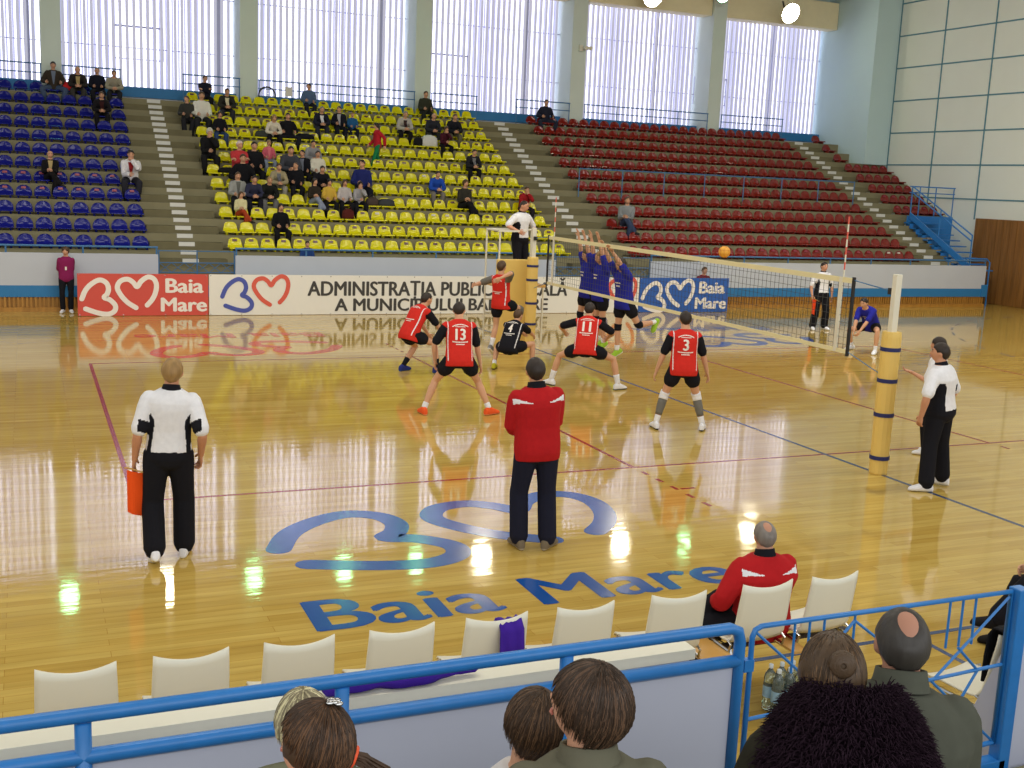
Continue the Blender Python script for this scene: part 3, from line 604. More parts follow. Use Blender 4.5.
# ------------------------------------------------------------------ people: one fused body surface, clothing and hair as children
def R3(ax, deg): return Matrix.Rotation(math.radians(deg), 3, ax)
def ik(a, t, l1, l2, pole):
    d = t-a; L = d.length
    if L > (l1+l2)*0.999: d = d.normalized()*(l1+l2)*0.999; t = a+d; L = d.length
    if L < 0.05: d = Vector((0, 0.05, 0)); t = a+d; L = 0.05
    u = d.normalized(); x = (l1*l1-l2*l2+L*L)/(2*L); h = math.sqrt(max(0, l1*l1-x*x))
    p = Vector(pole); p = p-u*p.dot(u); p = p.normalized() if p.length > 1e-4 else u.orthogonal().normalized()
    return a+u*x+p*h, t
STAND = dict(pel=(0, 0, 0.93), fl=(-0.11, 0, 0.085), fr=(0.11, 0, 0.085), hl=(-0.27, 0.03, 0.87), hr=(0.27, 0.03, 0.87))
class Fig:
    def __init__(s, pose, H=1.79, girth=1.0, shoulder=1.0, female=False):
        P = dict(lean=0, side=0, twist=0, hunch=0, head=(0, 0, 0), el=(-0.5, -1, -0.2), er=(0.5, -1, -0.2), kl=(-0.25, 1, 0), kr=(0.25, 1, 0), tl=15, tr=-15, pl=0, pr=0, curl=28, hips=0); P.update(pose); s.P = P
        s.k = k = H/1.79; s.g = girth; s.fem = female; V = lambda q: Vector(q)*k
        s.pel = V(P['pel'])
        Rp = R3('Z', P['hips']) @ R3('Y', P['side']*0.5) @ R3('X', -P['lean']*0.55)
        Rc = R3('Z', P['twist']+P['hips']) @ R3('Y', P['side']) @ R3('X', -(P['lean']+P['hunch'])); s.Rp, s.Rc = Rp, Rc
        s.sp = []; c = s.pel.copy(); N = 24; ds = 0.72/N
        s.sp.append((0.0, c.copy(), Rp.copy()))
        for i in range(1, N+1):
            t = i*ds; q = min(1, t/0.42); M = Rp.to_quaternion().slerp(Rc.to_quaternion(), q).to_matrix(); c = c+M @ Vector((0, 0, 1))*ds*k; s.sp.append((t, c.copy(), M))
        sw = 0.172*shoulder*(0.9 if female else 1.0)
        cc, M = s.at(0.458); X = M @ Vector((1, 0, 0)); s.shw = sw
        s.sl, s.sr = cc-X*sw*k, cc+X*sw*k
        sl_t, sr_t = V(P['hl']), V(P['hr'])
        s.ela, s.hla = ik(s.sl, sl_t, 0.30*k, 0.262*k, P['el']); s.era, s.hra = ik(s.sr, sr_t, 0.30*k, 0.262*k, P['er'])
        hx = Rp @ Vector((0.092*k, 0, 0)); s.hpl, s.hpr = s.pel-hx, s.pel+hx
        s.kla, s.fla = ik(s.hpl, V(P['fl']), 0.43*k, 0.425*k, P['kl']); s.kra, s.fra = ik(s.hpr, V(P['fr']), 0.43*k, 0.425*k, P['kr'])
        n0, M = s.at(0.56); hy, hp, hr = P['head']
        s.Rh = M.copy() @ R3('Z', hy) @ R3('X', -hp) @ R3('Y', hr) if not P.get('headabs') else R3('Z', hy) @ R3('X', -hp) @ R3('Y', hr)
        s.nb = n0; up = s.Rh @ Vector((0, 0, 1)); s.hc = n0 + (M @ Vector((0, 0, 1)))*0.040*k + up*0.090*k + (s.Rh @ Vector((0, 1, 0)))*0.020*k
    def at(s, t):
        if t < 0: return s.pel + s.Rp @ Vector((0, 0, t*s.k)), s.Rp
        for a, b in zip(s.sp, s.sp[1:]):
            if b[0] >= t: u = (t-a[0])/(b[0]-a[0]); return a[1].lerp(b[1], u), b[2]
        return s.sp[-1][1], s.sp[-1][2]
    TOR = [(-0.13, .05, .06), (-0.09, .125, .10), (-0.03, .168, .12), (0.04, .168, .118), (0.12, .156, .106), (0.20, .148, .10), (0.29, .156, .108), (0.38, .172, .115), (0.44, .184, .108), (0.482, .170, .092), (0.52, .118, .074), (0.55, .070, .064)]
    def torso(s, mb, lo, hi, off=0.0, wmin=0.0, flare=0.0, n=20, top=None):
        k = s.k; rows = [r for r in s.TOR if lo <= r[0] <= hi]
        if not any(abs(r[0]-lo) < 0.01 for r in rows):
            rows = [(lo, *[np.interp(lo, [q[0] for q in s.TOR], [q[i] for q in s.TOR]) for i in (1, 2)])]+rows
        rings = []
        for (t, a, b) in rows:
            c, M = s.at(t); sh = s.shw/0.172 if t > 0.3 else (1.0 if not s.fem else 1.0)
            if s.fem and 0.1 < t < 0.3: sh *= 0.9
            belly = s.g if t < 0.4 else (1+(s.g-1)*0.5)
            fo = flare*max(0, (0.2-t)/0.3)
            aa = (max(a*sh*belly, wmin if t < 0.42 else 0)+off+fo)*k; bb = (b*belly+off+fo)*k
            fy = 0.012*k if t > 0.35 else 0
            rings.append([c + M @ Vector((aa*math.copysign(abs(math.cos(2*PI*j/n))**0.85, math.cos(2*PI*j/n)), bb*math.copysign(abs(math.sin(2*PI*j/n))**0.85, math.sin(2*PI*j/n))-fy*0, 0)) for j in range(n)])
        mb.loft(rings)
    def arm(s, mb, side, t0, t1, off=0.0):
        k = s.k; S, E, W = (s.sl, s.ela, s.hla) if side < 0 else (s.sr, s.era, s.hra); g = 0.5+0.5*s.g
        pts = []; rad = []
        for t, r in ((0, .047), (.25, .051), (.6, .046), (.93, .040), (1.07, .040), (1.3, .042), (1.6, .034), (2.0, .027)):
            if t0 <= t <= t1+1e-6: pts.append(S.lerp(E, t) if t <= 1 else E.lerp(W, t-1)); rad.append((r*g*(0.9 if s.fem else 1)+off)*k)
        if abs(t1-round(t1, 6)) >= 0 and t1 not in (0, .25, .6, .93, 1.07, 1.3, 1.6, 2.0):
            pts.append(S.lerp(E, t1) if t1 <= 1 else E.lerp(W, t1-1)); rad.append(rad[-1])
        mb.limb(pts, rad, 10)
    def leg(s, mb, side, t0, t1, off=0.0, straight=0.0):
        k = s.k; H, K, A = (s.hpl, s.kla, s.fla) if side < 0 else (s.hpr, s.kra, s.fra); g = 0.6+0.4*s.g
        pts = []; rad = []; d = (A-K).normalized(); th = (K-H).normalized(); back = (d-th); 
        for t, r in ((0.0, .088), (.2, .086), (.5, .074), (.85, .056), (1.0, .053), (1.12, .052), (1.3, .057), (1.55, .048), (1.8, .037), (1.97, .035)):
            if t0-1e-6 <= t <= t1+1e-6:
                p = H.lerp(K, t) if t <= 1 else K.lerp(A, t-1)
                pts.append(p); rad.append((max(r*g, straight)+off)*k)
        tl = [q for q in (0, .2, .5, .85, 1, 1.12, 1.3, 1.55, 1.8, 1.97)]
        if t1 not in tl: pts.append(H.lerp(K, t1) if t1 <= 1 else K.lerp(A, t1-1)); rad.append(rad[-1])
        mb.limb(pts, rad, 12)
    def foot(s, mb, side, sc=1.0):
        k = s.k; A = s.fla if side < 0 else s.fra; yaw = s.P['tl'] if side < 0 else s.P['tr']; pit = s.P['pl'] if side < 0 else s.P['pr']
        M = R3('Z', yaw+s.P['hips']*0) @ R3('X', pit); rings = []; n = 12
        for t, w, h in ((-.085, .016, .022), (-.075, .032, .045), (-.04, .039, .055), (0.02, .040, .058), (.06, .043, .047), (.11, .049, .036), (.15, .046, .029), (.18, .032, .022), (.195, .012, .013)):
            rings.append([A + M @ (Vector((w*sc*math.cos(2*PI*j/n), t*(0.98 if sc < 1 else 1.03), -0.083+h*(1+0.0*sc)+h*sc*math.copysign(abs(math.sin(2*PI*j/n))**0.7, math.sin(2*PI*j/n))))*k) for j in range(n)])
        mb.loft(rings)
    def head(s, mb, n=28, m=20):
        k = s.k; rings = []
        for i in range(m+1):
            el = -PI/2+PI*(i+0.03)/(m+0.06); r = []
            for j in range(n):
                az = 2*PI*j/n; r.append(s.hc + s.Rh @ (Vector(s.hp(az, el))*k))
            rings.append(r)
        mb.loft(rings)
        X, Y, Z = (s.Rh @ Vector(v) for v in ((1, 0, 0), (0, 1, 0), (0, 0, 1)))
        for sx in (-1, 1):
            mb.ell(s.hc+(X*sx*0.079+Y*-0.008+Z*-0.008)*k, (0.012*k, 0.020*k, 0.032*k), 10, 6, axes=(X, Y, Z))
        a, M = s.at(0.50); mb.limb([a, s.nb+(M @ Vector((0, 0, 0.02)))*k, s.hc - Z*0.06*k - Y*0.012*k], [0.068*k, 0.060*k*(0.5+0.5*s.g), 0.057*k], 12)
    @staticmethod
    def hp(az, el, g=1.0):
        x, y, z = 0.079*math.cos(el)*math.sin(az), 0.098*math.cos(el)*math.cos(az), 0.108*math.sin(el); f = math.cos(az)
        if z < 0:
            q = (-z/0.117)**1.4; x *= 1-0.30*q
            y *= (1-0.42*q) if y < 0 else 1.0
            if y > 0: y += 0.016*q
        if y > 0:
            y += 0.024*math.exp(-(x/0.013)**2-((z+0.018)/0.022)**2)
            y -= 0.010*math.exp(-((abs(x)-0.031)/0.014)**2-((z-0.014)/0.012)**2)
            y += 0.005*math.exp(-((abs(x)-0.030)/0.022)**2-((z-0.034)/0.009)**2)
            y += 0.005*math.exp(-(x/0.020)**2-((z+0.058)/0.009)**2)
            y += 0.007*math.exp(-(x/0.022)**2-((z+0.098)/0.015)**2)
        return (x*g, y*g, z*g)
    def hands(s, mb, curl=None, n=6):
        k = s.k
        for side in (-1, 1):
            S, E, W = (s.sl, s.ela, s.hla) if side < 0 else (s.sr, s.era, s.hra)
            d = (W-E).normalized(); pn = s.P.get('palml' if side < 0 else 'palmr', None)
            nrm = Vector(pn) if pn else Vector((-side*1.0, -0.15, -0.2)); nrm = (nrm-d*nrm.dot(d)).normalized(); acr = d.cross(nrm).normalized()
            if acr.y*1.0+acr.z*0.3 < 0: acr = -acr          # thumb side points forward or up
            dd = s.P.get('handl' if side < 0 else 'handr'); hd = Vector(dd).normalized() if dd else d
            nrm = (nrm-hd*nrm.dot(hd)).normalized(); acr = (acr-hd*acr.dot(hd)-nrm*acr.dot(nrm)).normalized()
            rings = []
            for t, w, h in ((-.02, .024, .020), (.01, .027, .019), (.04, .038, .017), (.075, .042, .015), (.095, .040, .012)):
                rings.append([W+(hd*t+acr*w*math.cos(2*PI*j/10)+nrm*h*math.sin(2*PI*j/10))*k for j in range(10)])
            mb.loft(rings)
            cu = math.radians(s.P['curl'] if curl is None else curl)
            for i, (off, L) in enumerate(((.031, .070), (.0105, .079), (-.0105, .073), (-.030, .056))):
                p = W+(hd*.088+acr*off)*k; pts = [p]; dirv = hd.copy(); a = cu*0.35*(1+0.12*i)
                for q, l in enumerate((.45, .32, .23)):
                    dirv = (hd*math.cos(a)+nrm*math.sin(a)+acr*(off*1.6)).normalized(); p = p+dirv*L*l*k; pts.append(p); a += cu*(0.9+0.1*i)
                mb.limb(pts, [.0098*k, .0092*k, .0084*k, .0072*k], n)
            p = W+(hd*.022+acr*.028)*k; q = p+(hd*.026+acr*.026+nrm*.010)*k; r = q+(hd*.030+acr*.010+nrm*.012)*k
            mb.limb([p, q, r], [.0125*k, .0112*k, .0092*k], n)
    def body(s, voxel):
        mb = MB(); s.torso(mb, -0.13, 0.55)
        for sd in (-1, 1): s.arm(mb, sd, 0, 2.0); s.leg(mb, sd, 0, 1.97); s.foot(mb, sd, 0.86)
        s.head(mb); me = fuse(mb, voxel, 2)
        hb = MB(); s.hands(hb); me = join_geo(me, [(hb, 0), (s.eyes(), 1), (s.lips(), 2)]); return me
    def eyes(s):
        mb = MB(); k = s.k; X, Y, Z = (s.Rh @ Vector(v) for v in ((1, 0, 0), (0, 1, 0), (0, 0, 1)))
        for sx in (-1, 1):
            mb.ell(s.hc+(X*sx*0.030+Y*0.0815+Z*0.013)*k, (0.0115*k, 0.007*k, 0.006*k), 8, 6, axes=(X, Y, Z))
            mb.tube([s.hc+(X*sx*a+Y*b+Z*c)*k for a, b, c in ((0.016, 0.094, 0.030), (0.030, 0.091, 0.035), (0.045, 0.080, 0.030))], 0.0042*k, 5)
        return mb
    def lips(s):
        mb = MB(); k = s.k; X, Y, Z = (s.Rh @ Vector(v) for v in ((1, 0, 0), (0, 1, 0), (0, 0, 1)))
        mb.tube([s.hc+(X*a+Y*b+Z*-0.0585)*k for a, b in ((-0.022, 0.089), (-0.010, 0.098), (0, 0.0995), (0.010, 0.098), (0.022, 0.089))], [0.003*k, 0.0055*k, 0.006*k, 0.0055*k, 0.003*k], 6); return mb
    def tloc(s, p):
        """torso coordinates of a point: side, forward, height along the spine"""
        best = min(s.sp, key=lambda q: (q[1]-p).length_squared + 0); t, c, M = best; q = M.transposed() @ (p-c); return q.x/s.k, q.y/s.k, t+q.z/s.k
    def armdist(s, p):
        out = 9; tt = 0
        for S, E, W in ((s.sl, s.ela, s.hla), (s.sr, s.era, s.hra)):
            for a, b, base in ((S, E, 0), (E, W, 1)):
                ab = b-a; u = max(0, min(1, (p-a).dot(ab)/ab.length_squared)); d = (p-a-ab*u).length/s.k
                if d < out: out = d; tt = base+u
        return out, tt
    # ---- clothing
    def top(s, voxel, sleeve=0.8, off=0.016, hem=-0.08, wmin=0.0, flare=0.0, neck=0.55, hi=0.55):
        mb = MB(); s.torso(mb, hem, hi, off, wmin, flare)
        for sd in (-1, 1): s.arm(mb, sd, 0, sleeve, off+0.004)
        return fuse(mb, voxel, 2)
    def bottom(s, voxel, length=1.9, off=0.014, hi=0.06, straight=0.0):
        mb = MB(); s.torso(mb, -0.13, hi, off)
        for sd in (-1, 1): s.leg(mb, sd, 0, length, off+0.004, straight)
        return fuse(mb, voxel, 2)
    def hair(s, style='short', n=36, m=26, seed=0):
        k = s.k; rr = random.Random(seed); rings = []; mb = MB()
        front, side, back = {'short': (0.060, 0.006, -0.092), 'buzz': (0.072, 0.02, -0.07), 'full': (0.048, -0.045, -0.10), 'balding': (0.30, 0.03, -0.085), 'long': (0.055, -0.055, -0.12), 'crown': (0.055, 0.0, -0.085)}[style]
        gf = {'short': 1.12, 'buzz': 1.05, 'full': 1.17, 'balding': 1.07, 'long': 1.14, 'crown': 1.09}[style]
        for i in range(m+1):
            el = -PI/2+PI*(i+0.03)/(m+0.06); r = []
            for j in range(n):
                az = 2*PI*j/n; f = math.cos(az); x, y, z = 0.079*math.cos(el)*math.sin(az), 0.098*math.cos(el)*f, 0.110*math.sin(el)
                if z < 0 and y < 0: y *= 1-0.30*(-z/0.117)**1.4
                if z < 0: x *= 1-0.16*(-z/0.117)**1.4
                line = ((side+(front-side)*f**1.5) if f > 0 else (side+(back-side)*(-f)**0.9))+0.006*math.sin(7*az+1)+0.004*math.sin(17*az)
                a = 1/(1+math.exp(-(z-line)/0.006))
                if style == 'balding' : a *= 1-1/(1+math.exp(-(z-(0.062+0.02*(f<-0.2)))/0.007))
                if style == 'crown':
                    dd = math.hypot(x-0.0, (y+0.05)*0.8); a *= (1-math.exp(-(dd/0.038)**4)) if z > 0.02 else 1
                g = 0.90+(gf-0.90)*a+0.016*math.cos(el)*a*(rr.random()-0.5)*(1.6 if style in ('full', 'long') else 1)+0.022*math.cos(el)*a*math.sin(3*az+5*el)*(style in ('short', 'full'))
                r.append(s.hc + s.Rh @ (Vector((x*g*1.02, y*g-0.004, z*g*(0.97 if z > 0 else 1.0)))*k))
            rings.append(r)
        mb.loft(rings)
        if style == 'long':
            pts = []
            for zz, yy in ((0.02, -0.075), (-0.06, -0.082), (-0.13, -0.085), (-0.20, -0.085), (-0.27, -0.075)): pts.append(s.hc+s.Rh @ (Vector((0, yy, zz))*k))
            X = s.Rh @ Vector((1, 0, 0)); Y = s.Rh @ Vector((0, 1, 0)); q = []
            for p, w, t in zip(pts, (.075, .086, .09, .082, .04), (.035, .035, .032, .03, .015)): q.append([p+X*w*k*math.cos(2*PI*j/14)+Y*t*k*math.sin(2*PI*j/14) for j in range(14)])
            mb.loft(q)
        return mb
def join_geo(me, extra):
    V = [tuple(v.co) for v in me.vertices]; F = [tuple(p.vertices) for p in me.polygons]; mi = [0]*len(F)
    for mb, m in extra:
        n = len(V); V += [tuple(v) for v in mb.v]; F += [tuple(i+n for i in f) for f in mb.f]; mi += [m]*len(mb.f)
    bpy.data.meshes.remove(me); out = bpy.data.meshes.new('body'); out.from_pydata(V, [], F); out.polygons.foreach_set('material_index', mi); out.polygons.foreach_set('use_smooth', [True]*len(F)); out.update(); return out
def paint(me, fn, mats):
    me.materials.clear()
    for m in mats: me.materials.append(m)
    if fn: me.polygons.foreach_set('material_index', [int(fn(p.center)) for p in me.polygons])
def child(name, me, parent, mats=None, fn=None):
    if isinstance(me, MB):
        o = me.build(name, mats if mats else M_BLACK, parent, smooth=True)
        return o
    me.name = name; paint(me, fn, mats if isinstance(mats, (list, tuple)) else [mats]); return link(name, me, parent)
def person(fig, label, loc, yaw, skinc=(205, 156, 124), group=None, voxel=0.011):
    me = fig.body(voxel); me.name = 'person'
    for m in (skin(skinc), M_EYE, M_LIP): me.materials.append(m)
    o = link('person', me, None, loc); o.rotation_euler = (0, 0, math.radians(yaw)); tag(o, label, 'person', group); o['_'] = 0; del o['_']; return o
def back_decal(fig, shirt, text, x0, x1, t0, t1, m, parent, front=False, name='jersey_number', bold=0.02, off=0.006, mb0=None):
    """print projected on the back (or chest) of a garment"""
    me = shirt.data; bv = BVHTree.FromPolygons([v.co for v in me.vertices], [tuple(p.vertices) for p in me.polygons]); k = fig.k
    if mb0 is not None: v, f = mb0.v, mb0.f
    else: v, f = bold_text(text, x0, x1, t0, t1, 0.0, bold*0.35)
    out = []
    for a in v:
        c, M = fig.at(a[1]); sgn = 1 if front else -1; xx = a[0]*(-1 if front else 1)
        o = c + M @ Vector((xx*k, sgn*0.6*k, 0)); d = M @ Vector((0, -sgn, 0)); hit = bv.ray_cast(o, d)
        p = hit[0]-d*off*k if hit[0] is not None else c + M @ Vector((xx*k, sgn*0.13*k, 0)); out.append(p)
    mb = MB(); mb.add(out, [tuple(reversed(q)) for q in f] if front else f); return mb.build(name, m, parent, smooth=True)
def bars(rows):
    """broken rows of small illegible print"""
    mb = MB(); rr = random.Random(5)
    for (x0, x1, t, h, arch) in rows:
        x = x0
        while x < x1-0.006:
            w = min(rr.uniform(0.012, 0.022), x1-x); q = []
            for xx, tt in ((x, t), (x+w*0.82, t), (x+w*0.82, t+h), (x, t+h)): q.append((xx, tt-arch*((xx/max(abs(x0), 0.01))**2), 0))
            mb.add(q, [(0, 1, 2, 3)]); x += w
    return mb
def shoes(fig, o, m, m2=None):
    for sd in (-1, 1):
        mb = MB(); fig.foot(mb, sd, 1.06); me = fuse(mb, 0.009, 1); A = fig.fla if sd < 0 else fig.fra; yaw = fig.P['tl'] if sd < 0 else fig.P['tr']
        Mi = (R3('Z', yaw) @ R3('X', fig.P['pl' if sd < 0 else 'pr'])).transposed()
        child('shoe', me, o, [m, m2 or M_WHITE], lambda c, A=A, Mi=Mi: (Mi @ (c-A)).z < -0.062*fig.k)
def limbband(fig, o, name, side, t0, t1, off, m, kind='leg'):
    mb = MB(); H, K, A = (fig.hpl, fig.kla, fig.fla) if side < 0 else (fig.hpr, fig.kra, fig.fra); k = fig.k; pts = []; rad = []
    for t in np.linspace(t0, t1, 6):
        r = np.interp(t, (0, .2, .5, .85, 1, 1.12, 1.3, 1.55, 1.8, 1.97), (.088, .086, .074, .056, .053, .052, .057, .048, .037, .035)); pts.append(H.lerp(K, t) if t <= 1 else K.lerp(A, t-1)); rad.append((r+off)*k)
    mb.tube(pts, rad, 14); return mb.build(name, m, o, smooth=True)
def collar(fig, parent, m, r=0.068, h=0.05, name='collar', t=0.535):
    mb = MB(); rings = []; n = 18
    for dt, q in ((0, r+0.016), (h*0.5, r+0.006), (h, r), (h, r-0.012), (0, r-0.006)):
        c, M = fig.at(t+dt); rings.append([c + M @ Vector((q*math.cos(2*PI*j/n), q*math.sin(2*PI*j/n)*0.98, 0.012*math.sin(2*PI*j/n)*-1))*fig.k for j in range(n)])
    mb.loft(rings, cap=False); return mb.build(name, m, parent, smooth=True)

# ------------------------------------------------------------------ the players and officials on the court
C_RED = cloth((206, 48, 40)); C_COACH = cloth((176, 30, 34)); C_BLK = cloth((26, 26, 32)); C_WHT = cloth((228, 228, 232)); C_BLU = cloth((40, 44, 150)); C_NAVY = cloth((30, 32, 48))
C_MAG = cloth((132, 34, 84)); C_MAROON = cloth((110, 26, 44)); C_GREY = cloth((112, 110, 104))
H_DARK = (44, 34, 28); H_BROWN = (78, 56, 36); H_BLOND = (150, 118, 72); H_GREY = (130, 122, 112); H_WHITE = (196, 192, 184)
def pose(**k): d = dict(STAND); d.update(k); return d
def jersey(fig, o, num, base, sleeve, piping, body_hem=-0.10, small=True, shorts=C_BLK, short_len=0.44):
    def fn(c):
        d, t = fig.armdist(c); x, y, h = fig.tloc(c)
        if t > 0.03 and d < 0.09 and abs(x) > 0.158: return 1
        if y < 0.02 and 0.160 < abs(x) < 0.171 and h > -0.02: return 2
        return 0
    sh = child('jersey', fig.top(0.011, 0.82, 0.017, body_hem, 0.165, 0.02), o, [base, sleeve, piping], fn)
    if num: back_decal(fig, sh, num, -0.072 if len(num) > 1 else -0.042, 0.072 if len(num) > 1 else 0.042, 0.25, 0.405, M_LETR, sh)
    if num != '' and small: back_decal(fig, sh, '', 0, 0, 0, 0, M_LETR, sh, name='jersey_print', mb0=bars([(-0.11, 0.11, 0.455, 0.016, 0.03), (-0.07, 0.07, 0.425, 0.011, 0.0), (-0.11, 0.11, 0.215, 0.016, -0.01), (-0.06, 0.06, 0.188, 0.014, 0.0)]))
    st = child('shorts', fig.bottom(0.012, short_len, 0.022, 0.05, 0.085), o, [shorts])
    return sh
def polo(fig, o, flip=1):
    def fn(c):
        d, t = fig.armdist(c); x, y, h = fig.tloc(c)
        if t > 0.2 and d < 0.09 and abs(x) > 0.16: return 1 if (0.62 < t < 0.95 and abs(x) < 0.25 and h < 0.36) else 0
        if h < 0.36 and abs(x) > 0.122+0.10*max(0, (0.24-h) if h < 0.24 else 0)+max(0, h-0.30)*0.6: return 1
        return 0
    sh = child('polo_shirt', fig.top(0.011, 0.86, 0.020, 0.02, 0.158, 0.0), o, [C_WHT, C_BLK], fn); collar(fig, sh, C_BLK)
    child('trousers', fig.bottom(0.013, 1.93, 0.022, 0.10, 0.066), o, [C_BLK]); return sh
def hair(fig, o, style, c, **k): return child('hair', fig.hair(style, **k), o, hairm(c))
def socks(fig, o, m, t0=1.72, t1=1.97):
    for sd in (-1, 1): limbband(fig, o, 'sock', sd, t0, t1, 0.006, m)
def wpt(o, p): return Matrix.Translation(o.location) @ o.rotation_euler.to_matrix().to_4x4() @ p
def flag(hand, label, yaw, drop=0.33, m1=M_ORANGE, m2=M_BLACK, along=(0.0, -1)):
    """small two-tone signal flag hanging from a short stick held in a hand"""
    f = empty('signal_flag', hand, math.radians(yaw), label, 'flag')
    MB().tube([(0, 0.0, 0.0), (0, 0.03, 0.0), (0, 0.30, -0.10)], 0.008, 6).build('stick', M_PLY, f)
    mb = MB(); mb2 = MB(); n = 8
    for (b, q0, q1) in ((mb, 0.0, 0.5), (mb2, 0.5, 1.0)):
        rings = []
        for i in range(n+1):
            s = q0+(q1-q0)*i/n; y = 0.02+0.30*s; z = -0.02-0.08*s; w = 0.012*math.sin(s*9)
            rings.append([(w-0.003, y, z), (w+0.003, y, z), (w*2+0.02*s+0.003, y-0.05*s, z-drop*(0.95+0.05*s)), (w*2+0.02*s-0.003, y-0.05*s, z-drop*(0.95+0.05*s))])
        b.loft(rings)
    mb.build('orange_cloth', m1, f); mb2.build('dark_cloth', m2, f); return f

# line judge, near left
P = pose(fl=(-0.12, -0.13, 0.115), pl=-22, fr=(0.12, 0.08, 0.085), hl=(-0.27, 0.03, 0.88), hr=(0.26, 0.02, 0.90), tl=6, tr=-10, side=3.5, head=(-8, -4, 0), el=(-0.3, -1, 0), er=(0.3, -1, 0))
f = Fig(P, 1.90, 1.0); o = person(f, 'line judge in white polo and black trousers near the left corner, holding an orange flag', (-8.87, -6.45, 0), -6, (196, 140, 108))
polo(f, o); hair(f, o, 'short', H_BLOND); shoes(f, o, C_WHT)
fg = flag(wpt(o, f.hla)+Vector((-0.09, -0.02, -0.07)), 'orange and black flag hanging from the hand of the near left line judge', -97, 0.40)
# coach, arms folded
P = pose(hl=(0.0, 0.26, 1.12), hr=(0.0, 0.285, 1.17), el=(-0.7, -0.2, -1), er=(0.7, -0.2, -1), fl=(-0.12, 0.04, 0.085), fr=(0.13, -0.02, 0.085), tr=-42, tl=5, head=(-6, 2, 0), lean=2, side=-3.5, curl=10, handl=(0.8, 0.1, 0.1), handr=(-0.8, 0.1, 0.1))
f = Fig(P, 1.93, 1.06, 1.04); o = person(f, 'coach in red jacket and dark trousers standing arms folded on the blue floor emblem', (-5.56, -7.08, 0), -6, (196, 144, 112))
def jacket_fn(f):
    def fn(c):
        x, y, h = f.tloc(c); ax = abs(x); d, t = f.armdist(c)
        if y < 0.03 and 0.07 < ax < 0.235 and 0.425-0.25*max(0, ax-0.19) < h < 0.425+0.28*(ax-0.07): return 1
        return 0
    return fn
jk = child('jacket', f.top(0.011, 1.93, 0.030, -0.10, 0.175, 0.0), o, [C_COACH, C_WHT], jacket_fn(f)); collar(f, jk, C_BLK, 0.074, 0.06)
child('trousers', f.bottom(0.012, 1.94, 0.018, 0.06, 0.064), o, [C_NAVY]); hair(f, o, 'short', H_DARK); shoes(f, o, cloth((120, 108, 90)), cloth((170, 160, 140)))
# line judge, right
P = pose(fl=(-0.24, -0.04, 0.085), fr=(0.24, -0.02, 0.085), hl=(-0.34, 0.06, 0.90), hr=(0.26, 0.10, 0.92), head=(22, -6, 0), el=(-1, -0.4, 0), er=(1, -1, 0), tl=40, tr=10, lean=4, side=-3)
f = Fig(P, 1.86, 1.22, 1.08); o = person(f, 'stout line judge in white polo beside the near net post, turned away', (0.18, -6.3, 0), 22, (200, 146, 116))
polo(f, o); hair(f, o, 'short', H_DARK); shoes(f, o, C_WHT)
# person beyond him
P = pose(hl=(-0.26, 0.30, 1.22), palml=(0, 0.3, 1), handl=(-0.6, 0.5, 0.2), head=(15, 0, 0), el=(-0.4, -0.6, -1))
f = Fig(P, 1.70, 0.95, female=True); o = person(f, 'dark-haired person in white shirt gesturing, half hidden behind the stout line judge', (1.5, -4.85, 0), 30, (204, 150, 120), voxel=0.013)
child('t_shirt', f.top(0.012, 0.85, 0.018, -0.05, 0.16), o, [C_WHT]); child('trousers', f.bottom(0.013, 1.9, 0.016, 0.05, 0.06), o, [C_BLK]); hair(f, o, 'full', H_DARK); shoes(f, o, C_WHT)

# red team
P = pose(pel=(0, -0.06, 0.80), lean=16, fl=(-0.46, 0.02, 0.085), fr=(0.46, 0.0, 0.085), hl=(-0.31, 0.14, 0.74), hr=(0.33, 0.12, 0.70), tl=12, tr=-55, head=(-14, 6, 0), el=(-1, -0.3, 0), er=(1, -0.3, 0))
f = Fig(P, 1.93, 1.0, 1.04); o = person(f, 'player number 13 in red jersey and black shorts, legs wide apart, orange shoes', (-4.09, -1.0, 0), -12)
jersey(f, o, '13', C_RED, C_BLK, C_WHT); hair(f, o, 'short', H_DARK); socks(f, o, C_WHT, 1.78); shoes(f, o, cloth((232, 92, 44)), cloth((240, 150, 110)))
P = pose(pel=(0, -0.22, 0.66), lean=34, hunch=6, fl=(-0.22, -0.16, 0.085), fr=(0.24, 0.22, 0.085), hl=(-0.18, 0.36, 0.60), hr=(0.24, 0.42, 0.58), head=(-6, -26, 0), el=(-1, -0.6, 0.1), er=(1, -0.6, 0.1), tl=8, tr=-14)
f = Fig(P, 1.92, 1.0, 1.03); o = person(f, 'crouching red player in profile left of number 13, blue shoes', (-3.45, 2.75, 0), -68)
jersey(f, o, None, C_RED, C_BLK, C_WHT); hair(f, o, 'short', H_DARK); socks(f, o, C_BLK, 1.62); shoes(f, o, cloth((42, 52, 120)), cloth((60, 90, 170)))
P = pose(pel=(0, 0, 0.95), lean=-4, fl=(-0.10, -0.12, 0.12), pl=-30, fr=(0.12, 0.30, 0.42), kr=(0.2, 1, 0.3), pr=-35, hl=(-0.38, -0.34, 1.28), hr=(0.30, -0.42, 1.46), head=(10, 4, 0), el=(-1, -0.2, -0.4), er=(0.8, 0.1, 0.7))
f = Fig(P, 1.90, 0.98); o = person(f, 'airborne red player swinging his arms back before the yellow umpire stand', (-1.30, 4.08, 0.10), -62)
jersey(f, o, None, C_RED, C_GREY, C_WHT); hair(f, o, 'short', H_BROWN); socks(f, o, C_WHT, 1.6)
for sd in (1,): limbband(f, o, 'knee_pad', sd, 0.86, 1.18, 0.014, C_GREY)
shoes(f, o, cloth((120, 118, 116)), C_WHT)
